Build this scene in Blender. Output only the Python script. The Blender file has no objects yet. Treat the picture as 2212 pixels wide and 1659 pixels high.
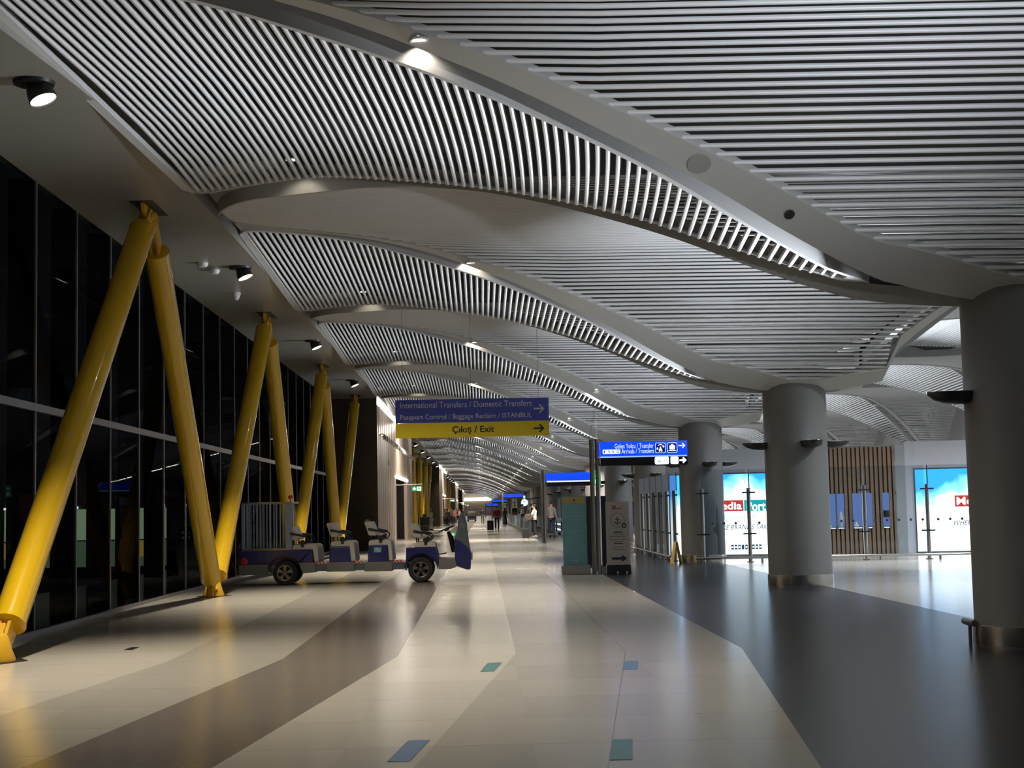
import bpy, bmesh, math, random
from mathutils import Vector, Matrix
random.seed(7)
PI = math.pi
SC = bpy.context.scene
COL = SC.collection

# ---------------------------------------------------------------- camera, world, exposure
cam_data = bpy.data.cameras.new('camera')
cam = bpy.data.objects.new('camera', cam_data); COL.objects.link(cam)
F_PX, CX, CY = 3200.0, 1106.0, 829.5
CAM_H, ROLL, VPX, VPY = 1.5, 0.0215, 1040.0, 1102.0
cam_data.sensor_fit = 'HORIZONTAL'; cam_data.sensor_width = 36.0
cam_data.lens = F_PX / 2212.0 * 36.0
cam_data.clip_start = 0.1; cam_data.clip_end = 2000
fw = Vector(((VPX-CX)/F_PX, (VPY-CY)/F_PX, 1.0)).normalized()
dn = Vector((ROLL, 1.0, -(ROLL*fw.x+fw.y)/fw.z)).normalized()
rt = dn.cross(fw)
# rows of the world->camera matrix (camera x right, y down, z forward)
row = [Vector((rt[i], fw[i], -dn[i])) for i in range(3)]
R = Matrix((row[0], -row[1], -row[2])).transposed()
cam.matrix_world = Matrix.Translation((0, 0, CAM_H)) @ R.to_4x4()
SC.camera = cam
world = bpy.data.worlds.new('night'); SC.world = world; world.use_nodes = True
world.node_tree.nodes['Background'].inputs[0].default_value = (0.55, 0.6, 0.75, 1)
world.node_tree.nodes['Background'].inputs[1].default_value = 0.012
SC.view_settings.view_transform = 'Standard'; SC.view_settings.look = 'None'
SC.view_settings.exposure = 0.0; SC.view_settings.gamma = 1.0; SC.view_settings.use_curve_mapping = False
SC.cycles.max_bounces = 6; SC.cycles.diffuse_bounces = 3; SC.cycles.glossy_bounces = 2
SC.cycles.use_adaptive_sampling = True; SC.cycles.adaptive_threshold = 0.03
SC.cycles.transmission_bounces = 4; SC.cycles.transparent_max_bounces = 12
SC.cycles.caustics_reflective = False; SC.cycles.caustics_refractive = False
SC.cycles.sample_clamp_indirect = 2.0
# lamp powers (watts)
P_UP, P_SPOT, P_DOWN, P_RIM = 1750.0, 1050.0, 250.0, 9.0
COOL, WARM = (0.86, 0.92, 1.0), (1.0, 0.88, 0.72)

# ---------------------------------------------------------------- materials
def srgb(r, g, b):
    f = lambda c: (c/255/12.92) if c/255 <= 0.04045 else ((c/255+0.055)/1.055)**2.4
    return (f(r), f(g), f(b), 1)
def nd(t, kind, x=0, y=0): n = t.nodes.new(kind); n.location = (x, y); return n
def pbr(name, color, rough=0.5, metal=0.0, noise=0.0, nscale=8.0, spec=0.5, bump=0.0, coat=0.0):
    m = bpy.data.materials.new(name); m.use_nodes = True; t = m.node_tree
    b = t.nodes['Principled BSDF']
    b.inputs['Roughness'].default_value = rough; b.inputs['Metallic'].default_value = metal
    b.inputs['Specular IOR Level'].default_value = spec; b.inputs['Coat Weight'].default_value = coat
    c = color if len(color) == 4 else (*color, 1)
    b.inputs['Base Color'].default_value = c
    if noise > 0 or bump > 0:
        tc = nd(t, 'ShaderNodeTexCoord', -900); nz = nd(t, 'ShaderNodeTexNoise', -700)
        nz.inputs['Scale'].default_value = nscale; nz.inputs['Detail'].default_value = 4
        t.links.new(tc.outputs['Object'], nz.inputs['Vector'])
        if noise > 0:
            mx = nd(t, 'ShaderNodeMix', -300); mx.data_type = 'RGBA'
            mx.inputs[6].default_value = tuple(v*(1-noise) for v in c[:3]) + (1,)
            mx.inputs[7].default_value = tuple(min(1, v*(1+noise)) for v in c[:3]) + (1,)
            t.links.new(nz.outputs[0], mx.inputs[0]); t.links.new(mx.outputs[2], b.inputs['Base Color'])
        if bump > 0:
            bp = nd(t, 'ShaderNodeBump', -300, -300); bp.inputs['Strength'].default_value = bump
            bp.inputs['Distance'].default_value = 0.01
            t.links.new(nz.outputs[0], bp.inputs['Height']); t.links.new(bp.outputs[0], b.inputs['Normal'])
    return m
def emit(name, color, strength):
    m = bpy.data.materials.new(name); m.use_nodes = True; t = m.node_tree
    b = t.nodes['Principled BSDF']; c = color if len(color) == 4 else (*color, 1)
    b.inputs['Base Color'].default_value = (0, 0, 0, 1); b.inputs['Roughness'].default_value = 0.4
    b.inputs['Emission Color'].default_value = c; b.inputs['Emission Strength'].default_value = strength
    m.cycles.emission_sampling = 'NONE'      # small glowing letters and discs: no next-event sampling needed
    return m
def floor_mat(name, color, rough, var=0.09, joint=0.55):
    m = bpy.data.materials.new(name); m.use_nodes = True; t = m.node_tree; L = t.links.new
    b = t.nodes['Principled BSDF']
    tc = nd(t, 'ShaderNodeTexCoord'); sep = nd(t, 'ShaderNodeSeparateXYZ'); L(tc.outputs['Object'], sep.inputs[0])
    def math_(op, a, bb=None):
        n = nd(t, 'ShaderNodeMath'); n.operation = op
        for i, v in enumerate((a, bb)):
            if v is None: continue
            if isinstance(v, (int, float)): n.inputs[i].default_value = v
            else: L(v, n.inputs[i])
        return n.outputs[0]
    yy = math_('DIVIDE', math_('SUBTRACT', sep.outputs[1], 15.65), 1.2)
    xx = math_('DIVIDE', math_('ADD', sep.outputs[0], 0.9), 1.2)
    cell = math_('ADD', math_('MULTIPLY', math_('FLOOR', yy), 7.31), math_('MULTIPLY', math_('FLOOR', xx), 3.17))
    wn = nd(t, 'ShaderNodeTexWhiteNoise'); wn.noise_dimensions = '1D'; L(cell, wn.inputs['W'])
    nz = nd(t, 'ShaderNodeTexNoise'); nz.inputs['Scale'].default_value = 60; nz.inputs['Detail'].default_value = 5
    L(tc.outputs['Object'], nz.inputs['Vector'])
    fr = math_('FRACT', yy); j = math_('LESS_THAN', math_('MINIMUM', fr, math_('SUBTRACT', 1.0, fr)), 0.0035)
    val = math_('ADD', math_('MULTIPLY', wn.outputs['Value'], var), math_('MULTIPLY', nz.outputs[0], 0.10))
    val = math_('ADD', val, 1.0-var/2-0.05)
    val = math_('MULTIPLY', val, math_('SUBTRACT', 1.0, math_('MULTIPLY', j, 1-joint)))
    mx = nd(t, 'ShaderNodeVectorMath'); mx.operation = 'SCALE'; mx.inputs[0].default_value = color[:3]
    L(val, mx.inputs['Scale']); L(mx.outputs[0], b.inputs['Base Color'])
    b.inputs['Roughness'].default_value = rough
    b.inputs['Specular IOR Level'].default_value = 0.42
    return m
def glass_mat(name, tint=(0.8, 0.86, 0.9), trans=0.9, rough=0.02, refl=1.0):
    m = bpy.data.materials.new(name); m.use_nodes = True; t = m.node_tree; t.nodes.clear()
    o = nd(t, 'ShaderNodeOutputMaterial'); mix = nd(t, 'ShaderNodeMixShader'); tr = nd(t, 'ShaderNodeBsdfTransparent')
    gl = nd(t, 'ShaderNodeBsdfGlossy'); fr = nd(t, 'ShaderNodeFresnel'); mp = nd(t, 'ShaderNodeMath')
    fr.inputs[0].default_value = 1.45; mp.operation = 'MULTIPLY_ADD'; mp.inputs[1].default_value = 1.0
    mp.inputs[2].default_value = 1-trans; mp.use_clamp = True
    tr.inputs[0].default_value = (*tint, 1); gl.inputs['Roughness'].default_value = rough
    gl.inputs[0].default_value = (0.9*refl, 0.93*refl, refl, 1)
    ge = nd(t, 'ShaderNodeNewGeometry'); fb = nd(t, 'ShaderNodeMath'); fb.operation = 'SUBTRACT'; fb.inputs[0].default_value = 1.0
    fm = nd(t, 'ShaderNodeMath'); fm.operation = 'MULTIPLY'
    t.links.new(ge.outputs['Backfacing'], fb.inputs[1]); t.links.new(fr.outputs[0], fm.inputs[0]); t.links.new(fb.outputs[0], fm.inputs[1])
    t.links.new(fm.outputs[0], mp.inputs[0]); t.links.new(mp.outputs[0], mix.inputs[0])
    t.links.new(tr.outputs[0], mix.inputs[1]); t.links.new(gl.outputs[0], mix.inputs[2])
    t.links.new(mix.outputs[0], o.inputs[0])
    return m
def ad_mat(name, w, h, strength):
    """a backlit poster: blue sky at its top and sides, white cloud below"""
    m = bpy.data.materials.new(name); m.use_nodes = True; t = m.node_tree; L = t.links.new
    b = t.nodes['Principled BSDF']; b.inputs['Base Color'].default_value = (0.02, 0.02, 0.02, 1)
    tc = nd(t, 'ShaderNodeTexCoord'); sep = nd(t, 'ShaderNodeSeparateXYZ'); L(tc.outputs['Object'], sep.inputs[0])
    nz = nd(t, 'ShaderNodeTexNoise'); nz.inputs['Scale'].default_value = 1.6; nz.inputs['Detail'].default_value = 5
    L(tc.outputs['Object'], nz.inputs['Vector'])
    a = nd(t, 'ShaderNodeMath'); a.operation = 'MULTIPLY_ADD'; a.inputs[1].default_value = -1.0/h*1.6; a.inputs[2].default_value = 1.5
    L(sep.outputs[2], a.inputs[0])
    ab = nd(t, 'ShaderNodeMath'); ab.operation = 'ABSOLUTE'; L(sep.outputs[0], ab.inputs[0])
    s = nd(t, 'ShaderNodeMath'); s.operation = 'MULTIPLY_ADD'; s.inputs[1].default_value = -1.1/w; L(ab.outputs[0], s.inputs[0]); L(a.outputs[0], s.inputs[2])
    n2 = nd(t, 'ShaderNodeMath'); n2.operation = 'MULTIPLY_ADD'; n2.inputs[1].default_value = 0.75; L(nz.outputs[0], n2.inputs[0]); L(s.outputs[0], n2.inputs[2])
    r = nd(t, 'ShaderNodeValToRGB'); r.color_ramp.elements[0].position = 0.20; r.color_ramp.elements[0].color = (0.02, 0.28, 0.85, 1)
    r.color_ramp.elements[1].position = 0.60; r.color_ramp.elements[1].color = (0.95, 1, 1, 1)
    e = r.color_ramp.elements.new(0.42); e.color = (0.25, 0.72, 0.95, 1)
    L(n2.outputs[0], r.inputs[0]); L(r.outputs[0], b.inputs['Emission Color']); b.inputs['Emission Strength'].default_value = strength
    return m
M = {}
M['rim'] = pbr('grey_rim_paint', (0.44, 0.44, 0.42), 0.42, noise=0.03, nscale=3)
M['panel'] = pbr('white_ceiling_paint', (0.66, 0.66, 0.66), 0.42, noise=0.03, nscale=3)
M['slat'] = pbr('white_slat_metal', (0.78, 0.78, 0.78), 0.35, noise=0.03, nscale=5)
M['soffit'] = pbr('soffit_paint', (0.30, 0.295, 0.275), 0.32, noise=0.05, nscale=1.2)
M['void'] = pbr('dark_void', (0.012, 0.012, 0.012), 0.9, noise=0.2)
M['column'] = pbr('column_paint', (0.145, 0.145, 0.14), 0.5, noise=0.04, nscale=2)
M['steel'] = pbr('brushed_steel', (0.62, 0.6, 0.57), 0.22, 1.0, noise=0.12, nscale=14)
M['steel_dark'] = pbr('dull_steel', (0.32, 0.31, 0.29), 0.32, 1.0, noise=0.12, nscale=10)
M['yellow'] = pbr('yellow_gloss_paint', (0.86, 0.54, 0.012), 0.18, noise=0.04, nscale=3, coat=0.5)
M['yellow_dk'] = pbr('yellow_casting_paint', (0.78, 0.45, 0.02), 0.35, noise=0.12, nscale=9)
M['black'] = pbr('black_plastic', (0.012, 0.012, 0.013), 0.45, noise=0.1)
M['rubber'] = pbr('tyre_rubber', (0.022, 0.020, 0.018), 0.8, noise=0.25, nscale=30)
M['navy'] = pbr('navy_paint', (0.012, 0.018, 0.135), 0.3, noise=0.06, coat=0.3)
M['cowl_grey'] = pbr('slate_grey_plastic', (0.10, 0.125, 0.16), 0.4, noise=0.06)
M['skirt'] = pbr('grey_skirt_plastic', (0.17, 0.17, 0.165), 0.5, noise=0.06)
M['cream'] = pbr('cream_vinyl', (0.74, 0.70, 0.62), 0.5, noise=0.05)
M['white'] = pbr('white_plastic', (0.8, 0.8, 0.8), 0.4, noise=0.03)
M['red'] = pbr('red_plastic', (0.5, 0.02, 0.02), 0.35, noise=0.05)
M['cage'] = pbr('blue_white_bars', (0.26, 0.35, 0.55), 0.35, 0.2, noise=0.05)
M['mullion'] = pbr('grey_mullion', (0.24, 0.24, 0.26), 0.4, 0.5, noise=0.05)
M['darkwall'] = pbr('dark_brown_panel', (0.030, 0.022, 0.013), 0.35, noise=0.3, nscale=2)
M['wood'] = pbr('pinkish_wood_panel', (0.60, 0.48, 0.39), 0.3, noise=0.12, nscale=2.5)
M['woodslat'] = pbr('brown_wood_slat', (0.30, 0.19, 0.11), 0.45, noise=0.2, nscale=9)
M['plaster'] = pbr('white_plaster', (0.74, 0.73, 0.76), 0.6, noise=0.04)
M['greyplaster'] = pbr('grey_plaster', (0.42, 0.43, 0.43), 0.6, noise=0.04)
M['blackfloor'] = pbr('recess_black', (0.006, 0.006, 0.006), 0.6, noise=0.1)
M['lamp'] = emit('lamp_glow', (0.9, 0.95, 1.0), 1.2)
M['lamp_hot'] = emit('lamp_glow_hot', (1.0, 0.93, 0.78), 12)
M['strip'] = emit('strip_glow', (1.0, 0.92, 0.80), 9)
M['white_glow'] = emit('white_glow', (0.92, 0.97, 1.0), 3.0)
M['text_glow'] = emit('text_glow', (0.80, 0.90, 1.0), 1.1)
M['icon_glow'] = emit('icon_glow', (0.85, 0.97, 1.0), 1.6)
M['blue_glow'] = emit('blue_glow', (0.002, 0.055, 0.95), 1.25)
M['navy_glow'] = emit('navy_glow', (0.0, 0.01, 0.22), 1.0)
M['green_glow'] = emit('green_glow', (0.02, 0.45, 0.10), 0.9)
M['pale_green'] = emit('pale_green_glow', (0.30, 0.42, 0.24), 1.5)
M['dim_green'] = emit('dim_green_glow', (0.10, 0.16, 0.09), 1.3)
M['amber_glow'] = emit('amber_glow', (0.45, 0.30, 0.05), 1.3)
M['sign_navy'] = pbr('sign_navy', (0.035, 0.05, 0.30), 0.4, noise=0.05)
M['sign_yellow'] = pbr('sign_yellow', (0.80, 0.62, 0.03), 0.4, noise=0.05)
M['sign_black'] = pbr('sign_black', (0.006, 0.006, 0.010), 0.3, noise=0.05)
M['letter_white'] = pbr('letter_white', (0.75, 0.75, 0.78), 0.5, noise=0.02)
M['letter_black'] = pbr('letter_black', (0.012, 0.012, 0.014), 0.5, noise=0.05)
M['teal'] = pbr('banner_teal', (0.20, 0.48, 0.54), 0.5, noise=0.05)
M['banner_yellow'] = pbr('banner_yellow', (0.62, 0.43, 0.10), 0.5, noise=0.08)
M['banner_beige'] = pbr('banner_beige', (0.55, 0.50, 0.46), 0.5, noise=0.04)
M['logo_red'] = pbr('logo_red', (0.28, 0.08, 0.06), 0.5, noise=0.05)
M['ink'] = pbr('dark_ink', (0.02, 0.02, 0.035), 0.5, noise=0.05)
M['ink_faint'] = pbr('faint_ink', (0.24, 0.21, 0.19), 0.5, noise=0.05)
M['ad_red'] = emit('ad_red', (0.85, 0.06, 0.05), 1.0)
M['ad_teal'] = emit('ad_teal', (0.0, 0.55, 0.58), 1.0)
M['ad_ink'] = emit('ad_ink', (0.02, 0.06, 0.10), 0.6)
M['ad_faint'] = emit('ad_faint', (0.75, 0.85, 0.9), 1.4)
M['glass'] = glass_mat('clear_glass', (0.86, 0.90, 0.93), 0.97)
M['night_glass'] = glass_mat('night_glass', (0.50, 0.52, 0.52), 0.995, 0.01, 0.05)
def frost_mat():
    m = bpy.data.materials.new('pale_glass'); m.use_nodes = True; t = m.node_tree; t.nodes.clear()
    o = nd(t, 'ShaderNodeOutputMaterial'); mix = nd(t, 'ShaderNodeMixShader'); tr = nd(t, 'ShaderNodeBsdfTransparent')
    pb = nd(t, 'ShaderNodeBsdfPrincipled'); pb.inputs['Base Color'].default_value = (0.46, 0.54, 0.60, 1); pb.inputs['Roughness'].default_value = 0.35
    tr.inputs[0].default_value = (0.8, 0.87, 0.92, 1); mix.inputs[0].default_value = 0.42
    t.links.new(tr.outputs[0], mix.inputs[1]); t.links.new(pb.outputs[0], mix.inputs[2]); t.links.new(mix.outputs[0], o.inputs[0])
    return m
M['frost'] = frost_mat()
M['sticker_blue'] = pbr('sticker_blue', (0.10, 0.21, 0.38), 0.35, noise=0.35, nscale=22)
M['sticker_green'] = pbr('sticker_green', (0.06, 0.22, 0.22), 0.3, noise=0.4, nscale=22)
M['skin'] = pbr('skin', (0.42, 0.25, 0.17), 0.5, noise=0.05)
M['hair'] = pbr('dark_hair', (0.012, 0.009, 0.007), 0.6, noise=0.2)
def cloth(name, c): return pbr(name, c, 0.85, noise=0.12, nscale=14)
M['c_red'] = cloth('red_cloth', (0.22, 0.012, 0.015)); M['c_navy'] = cloth('navy_cloth', (0.012, 0.016, 0.04))
M['c_black'] = cloth('black_cloth', (0.012, 0.012, 0.014)); M['c_jeans'] = cloth('blue_denim', (0.045, 0.075, 0.16))
M['c_white'] = cloth('white_cloth', (0.62, 0.62, 0.60)); M['c_grey'] = cloth('grey_cloth', (0.22, 0.22, 0.23))
M['c_pink'] = cloth('pink_cloth', (0.55, 0.36, 0.32)); M['c_olive'] = cloth('olive_cloth', (0.06, 0.075, 0.04))
M['c_brown'] = cloth('brown_cloth', (0.08, 0.05, 0.035)); M['c_beige'] = cloth('beige_cloth', (0.36, 0.30, 0.23))
M['f_beige'] = floor_mat('terrazzo_beige', (0.56, 0.53, 0.46), 0.18)
M['f_beige2'] = floor_mat('terrazzo_sand', (0.44, 0.42, 0.365), 0.18)
M['f_light'] = floor_mat('terrazzo_cream', (0.57, 0.545, 0.475), 0.18)
M['f_taupe'] = floor_mat('terrazzo_taupe', (0.22, 0.195, 0.17), 0.18)
M['f_dark'] = floor_mat('granite_charcoal', (0.021, 0.021, 0.025), 0.24, 0.08, 0.6)

# ---------------------------------------------------------------- mesh helpers
class MB:
    """collects shapes, then links them as ONE mesh object"""
    def __init__(s): s.v = []; s.f = []; s.mi = []
    def add(s, vs, fs, mi=0):
        n = len(s.v); s.v += [tuple(v) for v in vs]
        s.f += [tuple(i+n for i in f) for f in fs]; s.mi += [mi]*len(fs); return s
    def box(s, x0, x1, y0, y1, z0, z1, mi=0):
        v = [(x, y, z) for z in (z0, z1) for y in (y0, y1) for x in (x0, x1)]
        return s.add(v, [(0, 2, 3, 1), (4, 5, 7, 6), (0, 1, 5, 4), (2, 6, 7, 3), (0, 4, 6, 2), (1, 3, 7, 5)], mi)
    def prism(s, pts, axis, a0, a1, mi=0):
        """pts: polygon; axis 'x','y','z' along which it is extruded"""
        n = len(pts)
        P = {'y': lambda p, a: (p[0], a, p[1]), 'x': lambda p, a: (a, p[0], p[1]), 'z': lambda p, a: (p[0], p[1], a)}[axis]
        v = [P(p, a0) for p in pts] + [P(p, a1) for p in pts]
        return s.add(v, [tuple(range(n))[::-1], tuple(range(n, 2*n))] + [(i, (i+1) % n, n+(i+1) % n, n+i) for i in range(n)], mi)
    def tube(s, path, r, seg=10, mi=0, caps=True):
        path = [Vector(p) for p in path]; rr = r if isinstance(r, (list, tuple)) else [r]*len(path)
        t0 = (path[1]-path[0]).normalized(); up = Vector((0, 0, 1)) if abs(t0.z) < 0.9 else Vector((0, 1, 0))
        a = t0.cross(up).normalized(); n0 = len(s.v); vs = []; fs = []
        for i, p in enumerate(path):
            t = (path[min(i+1, len(path)-1)]-path[max(i-1, 0)]).normalized()
            a = (a-t*a.dot(t)).normalized(); b = t.cross(a)
            for k in range(seg):
                q = 2*PI*k/seg; vs.append(p+(a*math.cos(q)+b*math.sin(q))*rr[i])
        for i in range(len(path)-1):
            for k in range(seg):
                fs.append((i*seg+k, i*seg+(k+1) % seg, (i+1)*seg+(k+1) % seg, (i+1)*seg+k))
        if caps: fs += [tuple(range(seg))[::-1], tuple((len(path)-1)*seg+k for k in range(seg))]
        return s.add(vs, fs, mi)
    def lathe(s, prof, c=(0, 0, 0), seg=32, mi=0, axis='z'):
        vs = []; n = len(prof)
        for k in range(seg):
            q = 2*PI*k/seg
            for r, z in prof:
                x, y = r*math.cos(q), r*math.sin(q)
                p = (x, y, z) if axis == 'z' else (x, z, y) if axis == 'y' else (z, x, y)
                vs.append((p[0]+c[0], p[1]+c[1], p[2]+c[2]))
        fs = [(k*n+i, ((k+1) % seg)*n+i, ((k+1) % seg)*n+i+1, k*n+i+1) for k in range(seg) for i in range(n-1)]
        return s.add(vs, fs, mi)
    def disc(s, c, r, seg=20, axis='y', mi=0):
        P = {'y': lambda a, b: (c[0]+a, c[1], c[2]+b), 'z': lambda a, b: (c[0]+a, c[1]+b, c[2]), 'x': lambda a, b: (c[0], c[1]+a, c[2]+b)}[axis]
        return s.add([P(r*math.cos(2*PI*k/seg), r*math.sin(2*PI*k/seg)) for k in range(seg)], [tuple(range(seg))], mi)
    def build(s, name, mat, parent=None, smooth=False, bevel=0.0, loc=None):
        me = bpy.data.meshes.new(name); me.from_pydata(s.v, [], s.f)
        mats = mat if isinstance(mat, (list, tuple)) else [mat]
        for m in mats: me.materials.append(m)
        if len(mats) > 1: me.polygons.foreach_set('material_index', s.mi)
        bm = bmesh.new(); bm.from_mesh(me); bmesh.ops.recalc_face_normals(bm, faces=bm.faces); bm.to_mesh(me); bm.free()
        if smooth:
            me.polygons.foreach_set('use_smooth', [True]*len(me.polygons)); me.set_sharp_from_angle(angle=math.radians(38))
        o = bpy.data.objects.new(name, me); COL.objects.link(o)
        if parent: o.parent = parent
        if loc: o.location = loc
        if bevel > 0:
            b = o.modifiers.new('bevel', 'BEVEL'); b.width = bevel; b.segments = 2; b.limit_method = 'ANGLE'
        return o
def tag(o, label=None, cat=None, group=None, kind=None):
    for k, v in (('label', label), ('category', cat), ('group', group), ('kind', kind)):
        if v: o[k] = v
    return o
def thing(name, label, cat, loc=(0, 0, 0), rz=0.0, group=None):
    o = bpy.data.objects.new(name, None); COL.objects.link(o); o.empty_display_size = 0.2
    o.location = loc; o.rotation_euler = (0, 0, rz); return tag(o, label, cat, group)
def struct(mb, name, mat, smooth=False, bevel=0.0):
    return tag(mb.build(name, mat, None, smooth, bevel), kind='structure')
def dup(root, loc, label=None, group=None, rz=None):
    r = root.copy(); COL.objects.link(r); r.location = loc
    if rz is not None: r.rotation_euler = (0, 0, rz)
    if label: r['label'] = label
    if group: r['group'] = group
    elif 'group' in r and group == '': del r['group']
    def kids(src, dst):
        for ch in src.children:
            c = ch.copy(); COL.objects.link(c); c.parent = dst
            if c.type == 'LIGHT': pass
            kids(ch, c)
    kids(root, r); return r
def spot(name, loc, aim, power, angle=70, blend=0.6, size=0.08, color=WARM, parent=None):
    l = bpy.data.lights.new(name, 'SPOT'); l.energy = power; l.spot_size = math.radians(angle); l.spot_blend = blend
    l.shadow_soft_size = size; l.color = color
    o = bpy.data.objects.new(name, l); COL.objects.link(o); o.location = loc
    o.rotation_euler = Vector(aim).to_track_quat('-Z', 'Y').to_euler()
    if parent: o.parent = parent
    return o
def area(name, loc, aim, power, sx, sy, color=WARM, parent=None, spread=180):
    l = bpy.data.lights.new(name, 'AREA'); l.shape = 'RECTANGLE'; l.size = sx; l.size_y = sy; l.energy = power; l.color = color
    l.spread = math.radians(spread)
    o = bpy.data.objects.new(name, l); COL.objects.link(o); o.location = loc
    o.rotation_euler = Vector(aim).to_track_quat('-Z', 'Y').to_euler()
    if parent: o.parent = parent
    return o
_txt = {}
def text_mesh(s, bold=0.0):
    k = (s, bold)
    if k not in _txt:
        c = bpy.data.curves.new('txt', 'FONT'); c.body = s; c.resolution_u = 3; c.offset = bold
        o = bpy.data.objects.new('txt', c); COL.objects.link(o)
        me = bpy.data.meshes.new_from_object(o.evaluated_get(bpy.context.evaluated_depsgraph_get()))
        vs = [tuple(v.co) for v in me.vertices]; fs = [tuple(p.vertices) for p in me.polygons]
        bpy.data.objects.remove(o); bpy.data.curves.remove(c); bpy.data.meshes.remove(me)
        _txt[k] = (vs, fs)
    return _txt[k]
def lettering(mb, s, x0, x1, z0, z1, y, keep=True, bold=0.0, face=-1, shear=0.0, mi=0):
    """flat letters filling the box x0..x1, z0..z1 on the plane y (readable from -y)"""
    vs, fs = text_mesh(s, bold)
    ax0, ax1 = min(v[0] for v in vs), max(v[0] for v in vs); ay0, ay1 = min(v[1] for v in vs), max(v[1] for v in vs)
    sx = (x1-x0)/(ax1-ax0); sz = (z1-z0)/(ay1-ay0)
    mb.add([(x0+(v[0]-ax0)*sx+(v[1]-ay0)*sz*shear, y, z0+(v[1]-ay0)*sz) for v in vs], fs, mi)
def rrect(x0, x1, z0, z1, r, n=5):
    p = []
    for cx, cz, a in ((x1-r, z1-r, 0), (x0+r, z1-r, 90), (x0+r, z0+r, 180), (x1-r, z0+r, 270)):
        for i in range(n+1):
            q = math.radians(a+90*i/n); p.append((cx+r*math.cos(q), cz+r*math.sin(q)))
    return p
def arrow(cx, cz, w, h, t):
    """right-pointing arrow of strokes, as convex pieces"""
    x1 = cx+w/2; d = t*0.7
    return [[(cx-w/2, cz-t/2), (x1-t, cz-t/2), (x1-t, cz+t/2), (cx-w/2, cz+t/2)],
            [(x1, cz), (x1-h/2, cz+h/2), (x1-h/2-d, cz+h/2-d), (x1-2*d, cz)],
            [(x1-2*d, cz), (x1-h/2-d, cz-h/2+d), (x1-h/2, cz-h/2), (x1, cz)]]
def interp(x, kn):
    if x <= kn[0][0]: return kn[0][1]
    for (a, fa), (b, fb) in zip(kn, kn[1:]):
        if x <= b: return fa+(fb-fa)*(x-a)/(b-a)
    return kn[-1][1]
def spline(kn):
    """monotone-ish cubic (Catmull-Rom) through the knots"""
    def f(x):
        if x <= kn[0][0]: return kn[0][1]
        if x >= kn[-1][0]: return kn[-1][1]
        for i in range(len(kn)-1):
            if x <= kn[i+1][0]:
                x0, y0 = kn[i]; x1, y1 = kn[i+1]; h = x1-x0; t = (x-x0)/h
                m0 = (y1-kn[i-1][1])/(x1-kn[i-1][0]) if i > 0 else (y1-y0)/h
                m1 = (kn[i+2][1]-y0)/(kn[i+2][0]-x0) if i+2 < len(kn) else (y1-y0)/h
                return (2*t**3-3*t**2+1)*y0+(t**3-2*t**2+t)*h*m0+(-2*t**3+3*t**2)*y1+(t**3-t**2)*h*m1
    return f

# ---------------------------------------------------------------- plan of the hall
BAY, NBAY = 12.05, 33          # bay length along the hall, number of bays built
XC = 5.9                       # line of the round columns
XG = -5.93                     # glass front
def bend(y):                   # the hall bends gently near the first column
    if y >= 20: return 0.0
    if y >= 14.5: return -0.11*(20-y)**2/11.0
    return -0.3025-0.11*(14.5-y)
def skew(x): return -0.07*(min(x, XC)-XC)
def ybay(k, x): return 15.54+BAY*k+skew(x)
def W(x, y, z): return (x+bend(y)*(1.0 if x < -3 else 0.8 if x > 0 else 1-0.2*(x+3)/3), y, z)
Zl = spline([(-4.2, 6.05), (-3.97, 6.05), (-3, 6.05), (-2, 5.98), (-1, 5.785), (0, 5.538), (1, 5.225), (2, 4.835), (3, 4.357), (4, 3.914), (4.5, 3.80)])
LT = -0.038                     # the lens panels dip slightly away from the camera
Zr = spline([(0.9, 3.66), (1.57, 4.02), (2.46, 4.70), (2.9, 5.02), (4, 5.65), (5.5, 6.1), (7.05, 6.25)])
def Zlens(x):
    if x <= XC: return Zl(x)
    d = x-XC; d = d if d <= 7.05 else 14.1-d
    return Zr(d)
wr = spline([(0.95, 0), (1.57, 0.55), (2.46, 1.32), (2.9, 1.7), (4.5, 3.05), (6, 3.95), (7.05, 4.15)])
def wlens(x):                  # half width (along the hall) of the lens-shaped panels
    if x <= XC: return max(0.0, 4.05*(4.42-x)/8.39)
    d = x-XC; d = d if d <= 7.05 else 14.1-d
    return max(0.0, wr(d)) if d > 0.95 else 0.0
fl = spline([(0, 5.95), (1.5, 5.95), (2, 5.925), (2.5, 5.865), (2.95, 5.713), (3.45, 5.445), (3.9, 5.125), (4.4, 4.697), (4.9, 4.18), (5.3, 3.83), (5.6, 3.70), (6.0, 3.62)])
def zleaf(x, off):
    q = max(0.0, -x)/3.9         # towards its tip each leaf tips its near edge down
    q2 = max(0.0, (1.5-x)/5.4)   # and its far edge up
    return fl(abs(off))-0.016*(min(x, 8)-1)+(0.055*off-0.05)*q+0.05*max(0.0, off)*q2
GAP = 0.66
def gap(x): return GAP
def hw(x):                     # half width of the leaf-shaped panels
    b = BAY/2-wlens(x)-gap(x)
    if abs(x-XC) < 1.5: b = max(b, BAY/2-0.03-GAP*abs(x-XC)/1.5)
    if x < -3.0: b *= math.sqrt(max(0.0, 1-((-3.0-x)/0.87)**2))
    return b
def rimw(x): return interp(abs(x-XC), [(0, 0.62), (0.9, 0.50), (1.8, 0.32), (5, 0.24), (8, 0.12), (10, 0.10)]) if x < XC else interp(x-XC, [(0, 0.62), (0.9, 0.42), (1.7, 0.18), (5, 0.14)])
PROFILE = [(-0.5, 1.0), (-0.5, 0.62), (-0.40, 0.25), (-0.18, 0.03), (0.18, 0.03), (0.40, 0.25), (0.5, 0.62), (0.5, 1.0)]

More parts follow.
